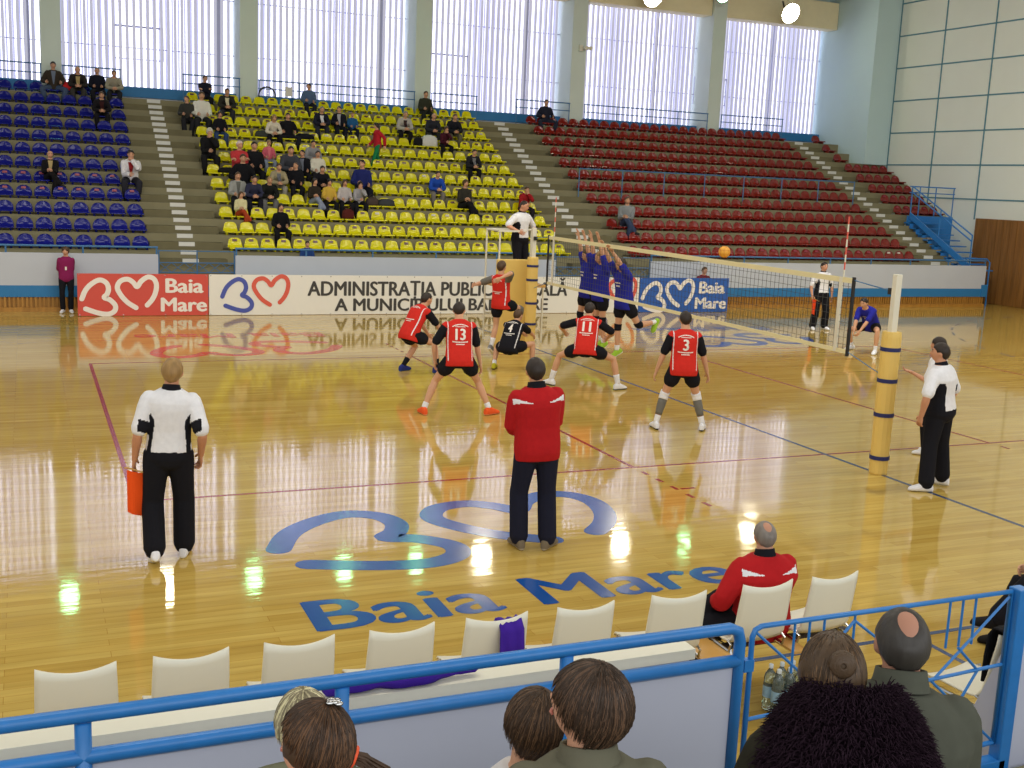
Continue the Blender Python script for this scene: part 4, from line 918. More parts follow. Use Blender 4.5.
P = pose(pel=(0, -0.15, 0.44), lean=34, hunch=8, fl=(-0.30, -0.12, 0.085), fr=(0.34, 0.18, 0.085), hl=(-0.06, 0.62, 0.62), hr=(0.16, 0.62, 0.60), head=(-10, -22, 0), el=(-1, -0.3, -0.5), er=(1, -0.3, -0.5), kl=(-0.7, 1, 0.3), kr=(0.7, 1, 0.3))
f = Fig(P, 1.80, 1.0); o = person(f, 'player number 4 in black jersey squatting low beside the umpire stand', (-1.62, 2.7, 0), -48)
jersey(f, o, '4', C_BLK, C_BLK, C_WHT); hair(f, o, 'short', H_BROWN); socks(f, o, C_WHT, 1.8); shoes(f, o, cloth((196, 190, 50)), C_BLK)
P = pose(pel=(0, -0.16, 0.66), lean=26, hunch=8, fl=(-0.56, 0.0, 0.085), fr=(0.54, 0.02, 0.085), hl=(-0.42, 0.30, 0.86), hr=(0.30, 0.34, 0.80), head=(-4, -20, 0), el=(-1, -0.5, 0), er=(1, -0.5, 0), kl=(-1, 0.6, 0), kr=(1, 0.6, 0), tl=55, tr=-40)
f = Fig(P, 1.92, 0.97); o = person(f, 'player number 11 in red jersey in a wide low stance under the net', (-1.05, 0.74, 0), -34)
jersey(f, o, '11', C_RED, C_BLK, C_WHT); hair(f, o, 'short', H_DARK); socks(f, o, C_WHT, 1.6); shoes(f, o, C_WHT, cloth((90, 100, 110)))
P = pose(pel=(0, -0.04, 0.89), lean=8, fl=(-0.33, 0.0, 0.085), fr=(0.33, 0.0, 0.085), hl=(-0.36, 0.10, 0.80), hr=(0.38, 0.10, 0.78), head=(2, 0, 0), el=(-1, -0.4, 0), er=(1, -0.4, 0), tl=10, tr=-16)
f = Fig(P, 1.86, 1.03, 1.02); o = person(f, 'player number 3 in red jersey with grey calf sleeves and white knee pads', (-1.21, -2.66, 0), -22)
jersey(f, o, '3', C_RED, C_BLK, C_WHT); hair(f, o, 'short', H_DARK); socks(f, o, C_WHT, 1.72)
for sd in (-1, 1): limbband(f, o, 'knee_pad', sd, 0.90, 1.16, 0.014, C_WHT); limbband(f, o, 'calf_sleeve', sd, 1.16, 1.70, 0.007, C_GREY)
shoes(f, o, C_WHT, C_BLK)

# blue team: three blockers in the air, libero
def blocker(x, y, z, label, yaw, P, H=1.97, c=H_BROWN):
    f = Fig(P, H, 0.98); o = person(f, label, (x, y, z), yaw)
    jersey(f, o, '', C_BLU, C_BLU, C_BLU, short_len=0.42); sh = o.children[0]
    back_decal(f, sh, '', 0, 0, 0, 0, M_LETR, sh, front=True, name='chest_print', mb0=bars([(-0.07, 0.07, 0.36, 0.022, 0.0), (-0.05, 0.05, 0.30, 0.03, 0.0)]))
    hair(f, o, 'short', c); limbband(f, o, 'knee_pad', -1, 0.88, 1.14, 0.012, C_BLK); limbband(f, o, 'knee_pad', 1, 0.88, 1.14, 0.012, C_BLK); socks(f, o, C_WHT, 1.76); shoes(f, o, cloth((150, 190, 60)), C_WHT); return o
UP = dict(hl=(-0.15, 0.20, 2.02), hr=(0.15, 0.18, 2.02), el=(-1, 0.3, 0), er=(1, 0.3, 0), palml=(0, 1, 0.2), palmr=(0, 1, 0.2), curl=10, head=(0, 14, 0))
blocker(0.45, 3.75, 0.32, 'leftmost of the three leaping blue blockers', 88, pose(pel=(0, 0, 0.95), fl=(-0.10, -0.10, 0.10), fr=(0.10, -0.05, 0.12), pl=-30, pr=-30, **UP))
blocker(0.42, 3.12, 0.32, 'middle one of the three leaping blue blockers, arms straight up', 92, pose(pel=(0, 0, 0.95), fl=(-0.10, -0.06, 0.09), fr=(0.10, -0.14, 0.12), pl=-30, pr=-30, **UP), c=H_BLOND)
blocker(0.48, 2.25, 0.27, 'rightmost of the three leaping blue blockers, one shin kicked back', 100, pose(pel=(0, 0, 0.95), lean=8, fl=(-0.14, -0.62, 0.62), kl=(-0.2, 1, -0.5), pl=-50, fr=(0.12, 0.0, 0.09), pr=-30, **dict(UP, hl=(-0.10, 0.42, 1.86), hr=(0.20, 0.36, 1.92))), c=H_DARK)
P = pose(pel=(0, -0.22, 0.58), lean=42, hunch=8, fl=(-0.32, 0.12, 0.085), fr=(0.36, -0.10, 0.085), hl=(-0.05, 0.48, 0.42), hr=(0.05, 0.48, 0.42), head=(0, -34, 0), el=(-1, 0, -0.2), er=(1, 0, -0.2), kl=(-0.7, 1, 0), kr=(0.7, 1, 0))
f = Fig(P, 1.85, 1.0); o = person(f, 'blue-shirted player crouching with hands joined beyond the near net post', (7.65, 3.72, 0), 112)
sh = jersey(f, o, '', C_BLU, C_BLU, C_BLU); back_decal(f, sh, '', 0, 0, 0, 0, M_LETR, sh, front=True, name='chest_print', mb0=bars([(-0.06, 0.06, 0.38, 0.02, 0.0), (-0.04, 0.04, 0.30, 0.03, 0.0)])); hair(f, o, 'short', H_DARK); socks(f, o, C_WHT, 1.75); shoes(f, o, C_WHT)

# line judge at the far right, ball kid, hidden kid, umpire
P = pose(hl=(-0.28, 0.04, 0.86), hr=(0.32, 0.10, 0.88), fl=(-0.16, 0, 0.085), fr=(0.18, 0, 0.085), tl=20, tr=-20, head=(6, 0, 0), el=(-1, -0.6, 0), er=(1, -0.6, 0))
f = Fig(P, 1.85, 1.05); o = person(f, 'line judge in white polo facing the court from beyond the net, red flag lowered', (9.25, 7.4, 0), 172, (200, 148, 120))
polo(f, o); hair(f, o, 'short', H_DARK); shoes(f, o, C_WHT)
flag(wpt(o, f.hra)+Vector((-0.10, -0.14, -0.05)), 'red-orange and black flag lowered beside the far line judge', -80, 0.40, cloth((220, 70, 30)))
P = pose(hl=(-0.10, -0.20, 0.86), hr=(0.10, -0.19, 0.88), el=(-1, -0.3, 0), er=(1, -0.3, 0), fl=(-0.09, 0, 0.085), fr=(0.10, 0, 0.085), head=(-8, 4, 0))
f = Fig(P, 1.62, 0.92, female=True); o = person(f, 'girl in purple T-shirt and black trousers standing left of the red board', (-9.14, 11.98, 0), 176, (206, 156, 126), voxel=0.012)
sh = child('t_shirt', f.top(0.012, 0.9, 0.020, -0.12, 0.17), o, [C_MAG]); child('trousers', f.bottom(0.013, 1.9, 0.012, 0.05, 0.055), o, [C_BLK]); hair(f, o, 'full', H_BROWN); shoes(f, o, C_WHT)
back_decal(f, sh, '1', -0.022, 0.022, 0.20, 0.29, M_LETR, sh, front=True, name='shirt_number'); 
SIT = dict(pel=(0, 0, 0.535), fl=(-0.13, 0.46, 0.085), fr=(0.13, 0.46, 0.085), hl=(-0.14, 0.36, 0.66), hr=(0.14, 0.36, 0.66), kl=(-0.15, 0.3, 1), kr=(0.15, 0.3, 1), el=(-0.45, -1, -0.2), er=(0.45, -1, -0.2), lean=6)
f = Fig(dict(SIT, fl=(-0.13, 0.22, 0.085), fr=(0.13, 0.22, 0.085)), 1.72, 0.95); o = person(f, 'child in dark red top sitting behind the blue board, only head and shoulders showing', (8.5, 11.97, 0), 180, (206, 156, 126), voxel=0.013)
child('t_shirt', f.top(0.013, 0.9, 0.018, -0.08, 0.16), o, [C_MAROON]); child('trousers', f.bottom(0.013, 1.9, 0.014, 0.05, 0.055), o, [C_BLK]); hair(f, o, 'short', H_BROWN); shoes(f, o, C_WHT)
so = empty('stool', (8.5, 11.95, 0), 0, 'low wooden stool behind the blue board under the child in dark red', 'stool')
MB().box(-0.19, 0.19, -0.17, 0.21, 0.36, 0.39).build('seat', M_PLY, so, bevel=0.005)
for sx in (-0.15, 0.15):
    for sy in (-0.13, 0.17): MB().tube([(sx, sy, 0), (sx, sy, 0.37)], 0.016, 6).build('leg', M_PLY, so)
P = pose(hl=(-0.26, 0.20, 1.02), hr=(0.30, 0.24, 1.10), el=(-1, -0.5, -0.3), er=(1, -0.6, -0.3), head=(18, 10, 0), lean=4)
f = Fig(P, 1.88, 1.1, 1.02); o = person(f, 'umpire in white polo standing on the padded platform above the net', (0.03, 6.32, 1.305), -158, (200, 144, 114))
polo(f, o); hair(f, o, 'buzz', H_DARK); shoes(f, o, C_BLK)

# ------------------------------------------------------------------ team bench of white chairs, near side
def chair_parts(parent, cy=0):
    """white shell chair, origin on the floor under the seat, sitter faces +y"""
    nu = 12; T = 0.012; prof = [(0.44, 0.425), (0.42, 0.445), (0.30, 0.452), (0.12, 0.445), (0.05, 0.455), (0.015, 0.50), (-0.01, 0.60), (-0.03, 0.72), (-0.045, 0.80), (-0.05, 0.86)]; nv = len(prof); top = []; bot = []
    for i, (y, z) in enumerate(prof):
        w = 0.205 if i < 5 else (0.205, 0.203, 0.20, 0.197, 0.195)[i-5]
        for j in range(nu+1):
            u = -1+2*j/nu; cur = 1-u*u; dy = -0.03*cur if i >= 5 else 0; dz = -0.018*cur if i < 5 else (-0.028*cur if i == nv-1 else -0.012*cur if i == nv-2 else 0)
            top.append((w*u, y+dy, z+dz)); bot.append((w*u, y+dy-(T if i >= 4 else 0), z+dz-(T if i < 6 else 0)))
    n = nu+1; N = nv*n; fs = []
    for i in range(nv-1):
        for j in range(nu): a = i*n+j; fs += [(a, a+n, a+n+1, a+1), (N+a, N+a+1, N+a+n+1, N+a+n)]
        a = i*n; fs.append((a, N+a, N+a+n, a+n)); a = i*n+nu; fs.append((a+n, N+a+n, N+a, a))
    for j in range(nu): fs.append((j, j+1, N+j+1, N+j)); a = (nv-1)*n+j; fs.append((a+1, a, N+a, N+a+1))
    sh = MB().add(top+bot, fs).build('seat_shell', M_CHAIRW, parent, smooth=True)
    for sx in (-0.215, 0.215):
        b = MB(); b.tube([(sx, 0.34, 0.40), (sx, 0.36, 0.44), (sx, 0.33, 0.455)], 0.009, 6); b.tube([(sx, 0.02, 0.39), (sx, 0.0, 0.44), (sx, 0.04, 0.455)], 0.009, 6); b.tube([(sx, 0.02, 0.39), (sx, 0.34, 0.40)], 0.011, 6); b.build('side_bracket', M_CHROME, parent)
CH0 = empty('bench_chair', (0, 0, 0)); chair_parts(CH0)
CX = [-9.80, -9.22, -8.63, -8.03, -7.43, -6.83, -6.15, -5.46, -4.90, -4.45, -2.42]
CLAB = ['white bench chair, leftmost in the row', 'white bench chair, second from the left end', 'white bench chair, third from the left end, beyond the capped child', 'white bench chair left of the one with the purple jersey', 'white bench chair with a purple jersey over its back', 'white bench chair just right of the chair with the purple jersey', 'white bench chair left of the seated man in red', 'white bench chair under the man in red', 'empty white bench chair just right of the man in red', 'white chair close behind the gate post, hung with a black coat', 'white chair under the person in black at the right edge']
for i, x in enumerate(CX):
    if i == 0: c = CH0
    else:
        c = CH0.copy(); COL.objects.link(c)
        for ch in CH0.children: q = ch.copy(); COL.objects.link(q); q.parent = c
    c.location = (x, -10.58 if i < 9 else (-11.75 if i == 9 else -10.85), 0); c.rotation_euler = (0, 0, math.radians((-2, 1, 0, 2, -1, 1, -3, 0, 2, 8, 55)[i])); c.scale = (1.02, 1, 1.06); tag(c, CLAB[i], 'chair', 'white chairs of the team bench')
bf = empty('team_bench', (-6.6, -10.4, 0), 0, 'low steel beam on legs with plywood shelves carrying the white chairs', 'bench frame')
MB().box(-3.6, 2.05, -0.03, 0.03, 0.36, 0.385).build('beam', M_DARKSTEEL, bf); MB().box(-3.6, 2.05, 0.13, 0.19, 0.36, 0.385).build('beam', M_DARKSTEEL, bf)
for a, b in zip(CX[:9], CX[1:9]):
    m_ = (a+b)/2+6.6; w = max(0.06, (b-a)/2-0.225); MB().box(m_-w, m_+w, -0.30, 0.30, 0.388, 0.408).build('shelf', M_PLY, bf, bevel=0.004)
for x in np.linspace(-3.5, 1.95, 7):
    MB().tube([(x, -0.16, 0), (x, 0.0, 0.36), (x, 0.16, 0.36), (x, 0.34, 0)], 0.014, 8).build('leg', M_CHROME, bf)
# purple clothing on the bench
def drape(name, label, loc, w, front, back, m, cat='clothing', rz=0):
    r = []; n = 12
    for (y, z) in [(0.035, -back), (0.03, -back*0.5), (0.022, -0.03), (0.0, 0.012), (-0.055, 0.012), (-0.085, -0.04), (-0.095, -front*0.5), (-0.09, -front)]:
        rr_ = []
        for j in range(n+1): u = -1+2*j/n; rr_.append((w*u*(1-0.06*math.sin(z*9)), y-0.026*(1-u*u)*0.3+0.008*math.sin(u*7+z*5), z-0.012*(1-u*u)+0.004*math.sin(u*9)))
        r.append(rr_)
    vs = [p for q in r for p in q]; N = n+1; fs = [(i*N+j, i*N+j+1, (i+1)*N+j+1, (i+1)*N+j) for i in range(len(r)-1) for j in range(n)]
    o = MB().add(vs, fs).build(name, m, None, smooth=True); o.location = loc; o.rotation_euler = (0, 0, rz); s_ = o.modifiers.new('t', 'SOLIDIFY'); s_.thickness = 0.012; return tag(o, label, cat)
drape('jersey', 'purple jersey hung over the back of a white bench chair', (-7.355, -10.60, 0.858), 0.075, 0.40, 0.12, M_PURPLE)

vs = []; fs = []; nx, ny = 40, 12
for i in range(nx+1):
    u = i/nx; rr_ = 0.075*(0.55+0.45*math.sin(PI*min(1, u*1.2))**0.5)*(1+0.22*math.sin(13*u)+0.12*math.sin(31*u)) if 0 < i < nx else 0.01
    for j in range(ny): a = 2*PI*j/ny; vs.append((-0.37+0.74*u, 0.008*math.sin(9*u)+rr_*0.62*math.cos(a), 0.03+max(-0.028, rr_*0.42*math.sin(a)+0.004*math.sin(4*a+17*u))))
hp_ = MB(); hp_.loft([vs[i*ny:(i+1)*ny] for i in range(nx+1)]); o = hp_.build('tracksuit_top', M_PURPLE, None, smooth=True); o.location = (-8.46, -11.96, 1.20); tag(o, 'long roll of purple clothing lying on the cream coping behind the near barrier', 'clothing')
rt = MB(); rt.loft([[(0.09*math.cos(2*PI*j/10)*q, 0.05*math.sin(2*PI*j/10)*q, z) for j in range(10)] for z, q in ((0, 0.9), (0.03, 1.1), (0.06, 0.9), (0.075, 0.3))]); o = rt.build('folded_towel', C_RED, None, smooth=True); o.location = (-7.60, -10.45, 0.45); o.location = (-7.50, -10.42, 0.47); tag(o, 'small red folded cloth on the seat of the chair with the purple jersey', 'cloth')
# seated man on the bench
P = dict(SIT); P.update(hl=(-0.24, 0.34, 0.64), hr=(0.04, 0.36, 0.74), fl=(-0.40, 0.34, 0.085), fr=(-0.60, 0.30, 0.46), kr=(-0.2, 1, 0.8), kl=(-0.9, 0.2, 1), tr=80, pr=10, lean=-4, hunch=8, head=(-8, 0, 0), twist=-10, pel=(0.0, 0.10, 0.52), el=(-0.8, -0.6, -0.4))
f = Fig(P, 1.64, 1.30, 1.12); o = person(f, 'grey-haired man in red jacket seated cross-legged on the white bench', (-5.26, -10.42, 0), 4, (186, 136, 110), voxel=0.010)
jk = child('jacket', f.top(0.010, 1.93, 0.028, -0.12, 0.18, 0.0), o, [C_COACH, C_WHT], jacket_fn(f)); collar(f, jk, C_BLK, 0.074, 0.06); child('trousers', f.bottom(0.011, 1.93, 0.018, 0.05, 0.062), o, [C_BLK]); hair(f, o, 'crown', (124, 116, 108)); shoes(f, o, cloth((120, 116, 110)), C_WHT)
# seated figure cut by the right edge of the photograph
P = dict(SIT); P.update(fl=(-0.10, 0.66, 0.30), kl=(-0.1, 0.3, 1), fr=(0.12, 0.50, 0.085), tl=10, pl=12)
f = Fig(P, 1.82, 1.05); o = person(f, 'person in black trousers and black shoes sitting at the right edge, one leg held out', (-2.50, -10.70, 0), 62, voxel=0.012)
child('jacket', f.top(0.012, 1.93, 0.028, -0.10, 0.17), o, [C_BLK]); child('trousers', f.bottom(0.012, 1.93, 0.022, 0.05, 0.064), o, [C_BLK]); hair(f, o, 'short', H_DARK); shoes(f, o, cloth((30, 28, 28)), cloth((24, 22, 22)))
drape('coat', 'black coat hung over a white bench chair behind the gate', (-4.445, -11.765, 0.925), 0.21, 0.40, 0.34, M_BLACK, rz=math.radians(8))

# ------------------------------------------------------------------ near barrier, gate, bottles
YN = -12.3
nb = empty('barrier', (-9.0, YN, 0.4), 0, 'near barrier of thick blue tubes over a pale grey panel', 'barrier')
def T(pts, r, n=12): return MB().tube([(p[0]+9.0, p[1], p[2]-0.4) for p in pts], r, n)
T([(-13, 0, 1.445), (-6.93, 0, 1.42), (-6.885, 0, 1.40), (-6.87, 0, 1.35), (-6.87, 0, 0.45)], 0.029).build('top_tube', M_RAIL, nb, smooth=True)
T([(-13, 0, 1.275), (-6.87, 0, 1.25)], 0.031).build('lower_tube', M_RAIL, nb, smooth=True)
for x in (-11.2, -9.83, -8.83, -7.80): T([(x, 0, 0.45), (x, 0, 1.40)], 0.031).build('post', M_RAIL, nb, smooth=True)
MB().box(-4.0, 2.10, 0.0, 0.03, 0.05, 0.845).build('panel', M_NEARPANEL, nb)
cw = MB(); cw.tube([(0.18, 0, 0.975), (0.18, 0.045, 1.0), (0.18, 0, 1.04), (0.18, -0.045, 1.0), (0.18, 0, 0.965), (0.17, -0.01, 0.86)], 0.004, 5); cw.tube([(0.215, 0, 0.975), (0.215, 0.042, 1.0), (0.215, 0, 1.038), (0.215, -0.042, 1.0), (0.215, 0, 0.97)], 0.004, 5); cw.build('tied_string', M_BLACKR, nb).location.x = -0.17
pr_ = MB(); pr_.box(-13, -6.95, -12.00, -11.95, 0.0, 1.145, 0); pr_.box(-13, -6.93, -12.02, -11.88, 1.145, 1.20, 1); pr_.hexa([(-4.99,-12.3,0),(2,-12.3,0),(2,-11.8,0),(-4.99,-11.8,0),(-4.99,-12.3,1.17),(2,-12.3,1.17),(2,-12.24,1.17),(-4.99,-12.24,1.17)], 0)
o = pr_.build('wall_near', [M_NEARPANEL, M_CHAIRW]); structure(o, 'low pale wall with cream coping behind the near barrier', 'wall')
gt = empty('gate', (-5.95, YN, 0.4), 0, 'blue barred gate standing closed between the barrier end and the right post', 'gate')
def G(pts, r, n=8): return MB().tube([(p[0]+5.95, p[1], p[2]-0.4) for p in pts], r, n)
G([(-6.80, 0, 0.42), (-6.80, 0, 1.36), (-6.785, 0, 1.395), (-6.75, 0, 1.41), (-5.12, 0, 1.41), (-5.12, 0, 0.52)], 0.014).build('gate_frame', M_RAIL, gt, smooth=True)
G([(-6.80, 0, 0.93), (-5.12, 0, 0.99)], 0.010).build('middle_bar', M_RAIL, gt); G([(-6.80, 0, 0.45), (-5.12, 0, 0.53)], 0.014).build('bottom_bar', M_RAIL, gt)
for x in (-6.55, -6.46, -6.37, -6.18, -5.55, -5.46, -5.37): G([(x, 0, 1.41), (x, 0, 1.14 if abs(x+6.18) > 0.05 else 0.95)], 0.007, 6).build('upright', M_RAIL, gt)
for a, b in (((-6.79, 1.39), (-6.37, 1.03)), ((-6.37, 1.03), (-6.62, 0.94)), ((-6.62, 0.94), (-6.18, 1.37)), ((-6.18, 1.37), (-5.62, 0.96)), ((-5.62, 0.96), (-5.13, 1.38)), ((-6.79, 0.46), (-6.18, 0.95)), ((-6.18, 0.95), (-5.62, 0.48)), ((-5.62, 0.48), (-5.30, 0.98)), ((-5.62, 0.96), (-5.13, 0.54)), ((-5.46, 1.13), (-5.30, 0.98))):
    G([(a[0], 0, a[1]), (b[0], 0, b[1])], 0.008, 6).build('diagonal_bar', M_RAIL, gt)
for z in (0.62, 1.22): MB().box(-0.895, -0.84, -0.02, 0.02, z-0.43, z-0.37).build('hinge', M_RAIL, gt)
gp = empty('gate_post', (-5.08, YN, 0.0), 0, 'broad blue steel post and sill at the right end of the gate', 'post')
MB().box(-0.03, 0.05, -0.05, 0.03, 0.36, 1.43).build('upright', M_RAIL, gp, bevel=0.006); MB().box(-0.75, 0.02, -0.05, 0.03, 0.36, 0.44).build('sill', M_RAIL, gp, bevel=0.006)
M_PET = mat('clear_bottle_plastic', (214, 236, 226), rough=0.12, trans=0.85, noise=0.0); M_WATER = mat('bottle_label', (150, 190, 220), rough=0.4, noise=0.3, scale=40); M_CAP = mat('pale_bottle_cap', (226, 236, 240), rough=0.4, noise=0.05)
BOT = {}
def bottle(x, y, label):
    b = empty('water_bottle', (x, y, 0), 0, label, 'bottle', 'six pack of water bottles')
    if not BOT:
        n = 14; m1 = MB(); m1.loft([[(r*math.cos(2*PI*j/n), r*math.sin(2*PI*j/n), z) for j in range(n)] for z, r in ((0, .030), (.01, .042), (.05, .044), (.07, .041), (.09, .044), (.19, .044), (.21, .040), (.23, .043), (.26, .036), (.285, .020), (.295, .013), (.315, .013))]); o1 = m1.build('bottle_body', M_PET, b, smooth=True)
        m2 = MB(); m2.loft([[(0.0448*math.cos(2*PI*j/n), 0.0448*math.sin(2*PI*j/n), z) for j in range(n)] for z in (.10, .18)], cap=False); o2 = m2.build('paper_label', M_WATER, b, smooth=True)
        m3 = MB(); m3.loft([[(r*math.cos(2*PI*j/n), r*math.sin(2*PI*j/n), z) for j in range(n)] for z, r in ((.303, .016), (.326, .016), (.33, .013))]); o3 = m3.build('cap', M_CAP, b); BOT.update(a=o1, b=o2, c=o3)
    else:
        for q in BOT.values(): o = q.copy(); COL.objects.link(o); o.parent = b
for i in range(3):
    for j in range(2): bottle(-5.40+0.092*i, -10.76+0.092*j, 'clear water bottle in the pack under the bench, %s in the %s line' % (('leftmost', 'middle', 'rightmost')[i], ('nearer', 'farther')[j]))

# near stand floor and steps
ns = MB(); ns.box(-16, 4, -13.05, -12.38, 0.0, 0.40); ns.box(-16, 4, -14.6, -13.05, 0.0, 0.42)
ns.box(-16, 4, -16.2, -13.35, 0.42, 0.80); ns.box(-16, 4, -16.2, -14.35, 0.8, 1.02)
o = ns.build('near_stand', M_CONC); structure(o, 'concrete steps of the near stand', 'grandstand')
FWD = CAM_R.to_3x3() @ Vector((0, 0, -1))
def at(u, v, D):
    d = CAM_R.to_3x3() @ Vector(((u-512)/FPX, -(v-384)/FPX, -1.0)); return CAM_LOC + d*D
def strands(f, n, seed, line=(0.05, -0.02, -0.09), rad=0.0016, part=None, L=1.0, hug=1.10):
    rr = random.Random(seed); mb = MB(); k = f.k
    for _ in range(n):
        az = rr.uniform(0, 2*PI); fr = math.cos(az); zl = (line[1]+(line[0]-line[1])*fr**1.5) if fr > 0 else (line[1]+(line[2]-line[1])*(-fr)**0.9)
        z1 = zl+rr.uniform(-0.004, 0.05); e0 = math.radians(rr.uniform(40, 88)); e1 = math.asin(max(-0.95, min(0.95, z1/0.117))); 
        if e1 > e0: continue
        pts = []; az2 = az+rr.uniform(-0.22, 0.22); g = hug+rr.uniform(-0.012, 0.03)*1.6
        for q in range(7):
            t = q/6; e = e0+(e1-e0)*t; a = az+(az2-az)*t; y = 0.098*math.cos(e)*math.cos(a); x = 0.079*math.cos(e)*math.sin(a); z = 0.110*math.sin(e)
            if z < 0 and y < 0: y *= 1-0.30*(-z/0.117)**1.4
            pts.append(f.hc + f.Rh @ (Vector((x*g*1.02, y*g-0.004, z*g*(0.97 if z > 0 else 1.0)))*k))
        mb.tube(pts, [rad*0.6*k]+[rad*k]*5+[rad*0.3*k], 4)
    return mb
_o = seat_mesh('dome').build('seat_shell', M_CHAIRW, smooth=True); SEATW = _o.data; bpy.data.objects.remove(_o)
def near_person(label, u, v, D, yaw, P, H, girth, topc, hairc, style, skinc=(206, 156, 126), sho=1.0, fem=False, strand=900, coll=None, hair_hug=1.1, line=(0.05, -0.02, -0.09), off=0.03):
    q = dict(SIT); q.update(P); f = Fig(q, H, girth, sho, fem); tip = f.hc + f.Rh @ Vector((0, -0.02, 0.125))*f.k
    Rz = Matrix.Rotation(math.radians(yaw), 3, 'Z'); loc = at(u, v, D) - Rz @ tip
    o = person(f, label, loc, yaw, skinc, voxel=0.008)
    tp = child('jacket', f.top(0.009, 1.92, off, -0.10, 0.17), o, [cloth(topc)]); child('trousers', f.bottom(0.013, 1.93, 0.02, 0.05, 0.06), o, [C_NAVY]); shoes(f, o, C_BLK)
    sw2 = empty('spectator_seat', loc + Rz @ Vector((0, -0.2, f.pel.z-0.155)), yaw*PI/180, 'white plastic seat under the '+label.split(',')[0].split(' with ')[0].split(' and ')[0].split(' leaning')[0].split(' turning')[0][:60], 'seat', 'white seats of the near stand')
    q2 = bpy.data.objects.new('seat_shell', SEATW); COL.objects.link(q2); q2.parent = sw2; q2.location = (0, 0.40, 0); q2.rotation_euler = (0, 0, PI)
    MB().box(-0.05, 0.05, 0.1, 0.25, 0.40-loc.z-f.pel.z+0.155+0.4, 0.0).build('pedestal', M_DARKSTEEL, sw2)
    h = hair(f, o, style, hairc)
    if strand: [strands(f, strand//2, sd_, line, hug=hair_hug+hg).build('hair_strands', hairm(tuple(int(min(255, c*tt)) for c in hairc)), h, smooth=True) for sd_, tt, hg in ((3, 1.5, 0.0), (11, 0.9, 0.01))]
    if coll: collar(f, tp, cloth(topc), *coll)
    return f, o, tp, h
# balding man in the grey knit pullover
f, o, tp, h = near_person('balding man in grey knitted high-collar pullover behind the gate, seen from behind', 907, 607, 3.65, -30, dict(lean=4, hunch=4, head=(2, -4, 0), hl=(-0.2, 0.30, 0.66)), 1.82, 1.18, (78, 80, 70), (58, 54, 50), 'crown', (172, 124, 102), 1.02, coll=(0.080, 0.066, 'collar', 0.545), strand=0)
for t_, c_ in ((0.36, (30, 30, 30)), (0.27, (150, 28, 34))):
    mb = MB(); rings = []
    for dt in (0, 0.018 if c_[0] < 100 else 0.014):
        c, M = f.at(t_+dt); a, b = 0.235, 0.165; rings.append([c + M @ (Vector((a*math.cos(2*PI*j/28), b*math.sin(2*PI*j/28), 0))*f.k) for j in range(28)])
    mb.loft(rings, cap=False); b_ = mb.build('knit_band', cloth(c_), tp, smooth=True); sw_ = b_.modifiers.new('w', 'SHRINKWRAP'); sw_.target = tp; sw_.offset = 0.004
# woman with the dark purple fur collar
f, o, tp, h = near_person('woman with hair in a bun and a wide dark purple fur collar, seen from behind', 836, 632, 2.95, -32, dict(lean=4, hunch=8, head=(0, -2, 0)), 1.66, 1.1, (44, 42, 32), (74, 56, 38), 'full', fem=True, strand=1400, line=(0.05, 0.0, -0.085), hair_hug=1.12)
bn = MB(); c = f.hc + f.Rh @ Vector((0.01, -0.105, 0.055))*f.k; rr = random.Random(2)
for i in range(60):
    a0 = rr.uniform(0, 6.28); R_ = rr.uniform(0.012, 0.034); pts = []
    for q in range(14): a = a0+q*0.42; r_ = R_*(1-0.02*q); pts.append(c + f.Rh @ Vector((r_*math.cos(a), -0.028*math.sqrt(max(0, 1-(r_/0.04)**2)), r_*math.sin(a)))*f.k)
    bn.tube(pts, 0.0035, 5)
bn.ell(c, (0.036, 0.024, 0.036), 12, 8, axes=[f.Rh @ Vector(q) for q in ((1, 0, 0), (0, 1, 0), (0, 0, 1))]); bn.build('hair_bun', hairm((74, 56, 38)), h, smooth=True)
fc = MB(); rr = random.Random(9); cape = []
for i in range(9000):
    a = rr.uniform(0, 2*PI); t = rr.random(); ca, sa = math.cos(a), math.sin(a)
    r_ = 0.075+0.128*t**0.8; hgt = 0.675-0.25*t**1.3
    if sa > 0 and t < 0.35: continue
    cc, M = f.at(hgt if hgt < 0.7 else 0.7); p = cc + M @ (Vector((r_*1.18*ca+0.05, r_*0.92*sa-0.02, 0))*f.k); nr = (M @ Vector((ca*0.7, sa*0.7-0.1, 0.75-0.5*t))).normalized()
    d = (nr*0.8+Vector((rr.uniform(-0.7, 0.7), rr.uniform(-0.7, 0.7), rr.uniform(-0.9, 0.5)))*0.7).normalized(); L = rr.uniform(0.025, 0.055); w = rr.uniform(0.0016, 0.003); x = nr.cross(d).normalized()*w if nr.cross(d).length > 0.05 else Vector((w, 0, 0)); y = d.cross(x).normalized()*w
    b = [p+x, p-x*0.5+y*0.87, p-x*0.5-y*0.87]; mid = p+d*L*0.55+nr*0.006; b2 = [mid+x*0.8, mid-x*0.4+y*0.7, mid-x*0.4-y*0.7]
    fc.add(b+b2+[p+d*L-Vector((0, 0, L*0.25))], [(0, 1, 4, 3), (1, 2, 5, 4), (2, 0, 3, 5), (3, 4, 6), (4, 5, 6), (5, 3, 6)])
rings = []
for t in np.linspace(0, 1, 10):
    r_ = 0.066+0.128*t**0.8; cc, M = f.at(0.665-0.25*t**1.3); rings.append([cc + M @ (Vector((r_*1.18*math.cos(2*PI*j/30)+0.05, r_*0.92*math.sin(2*PI*j/30)-0.02, 0))*f.k) for j in range(30)])
fc.loft(rings); fo = fc.build('fur_collar', mat('dark_purple_fur', (34, 20, 30), rough=0.85, spec=0.12, noise=0.5, scale=40), o)
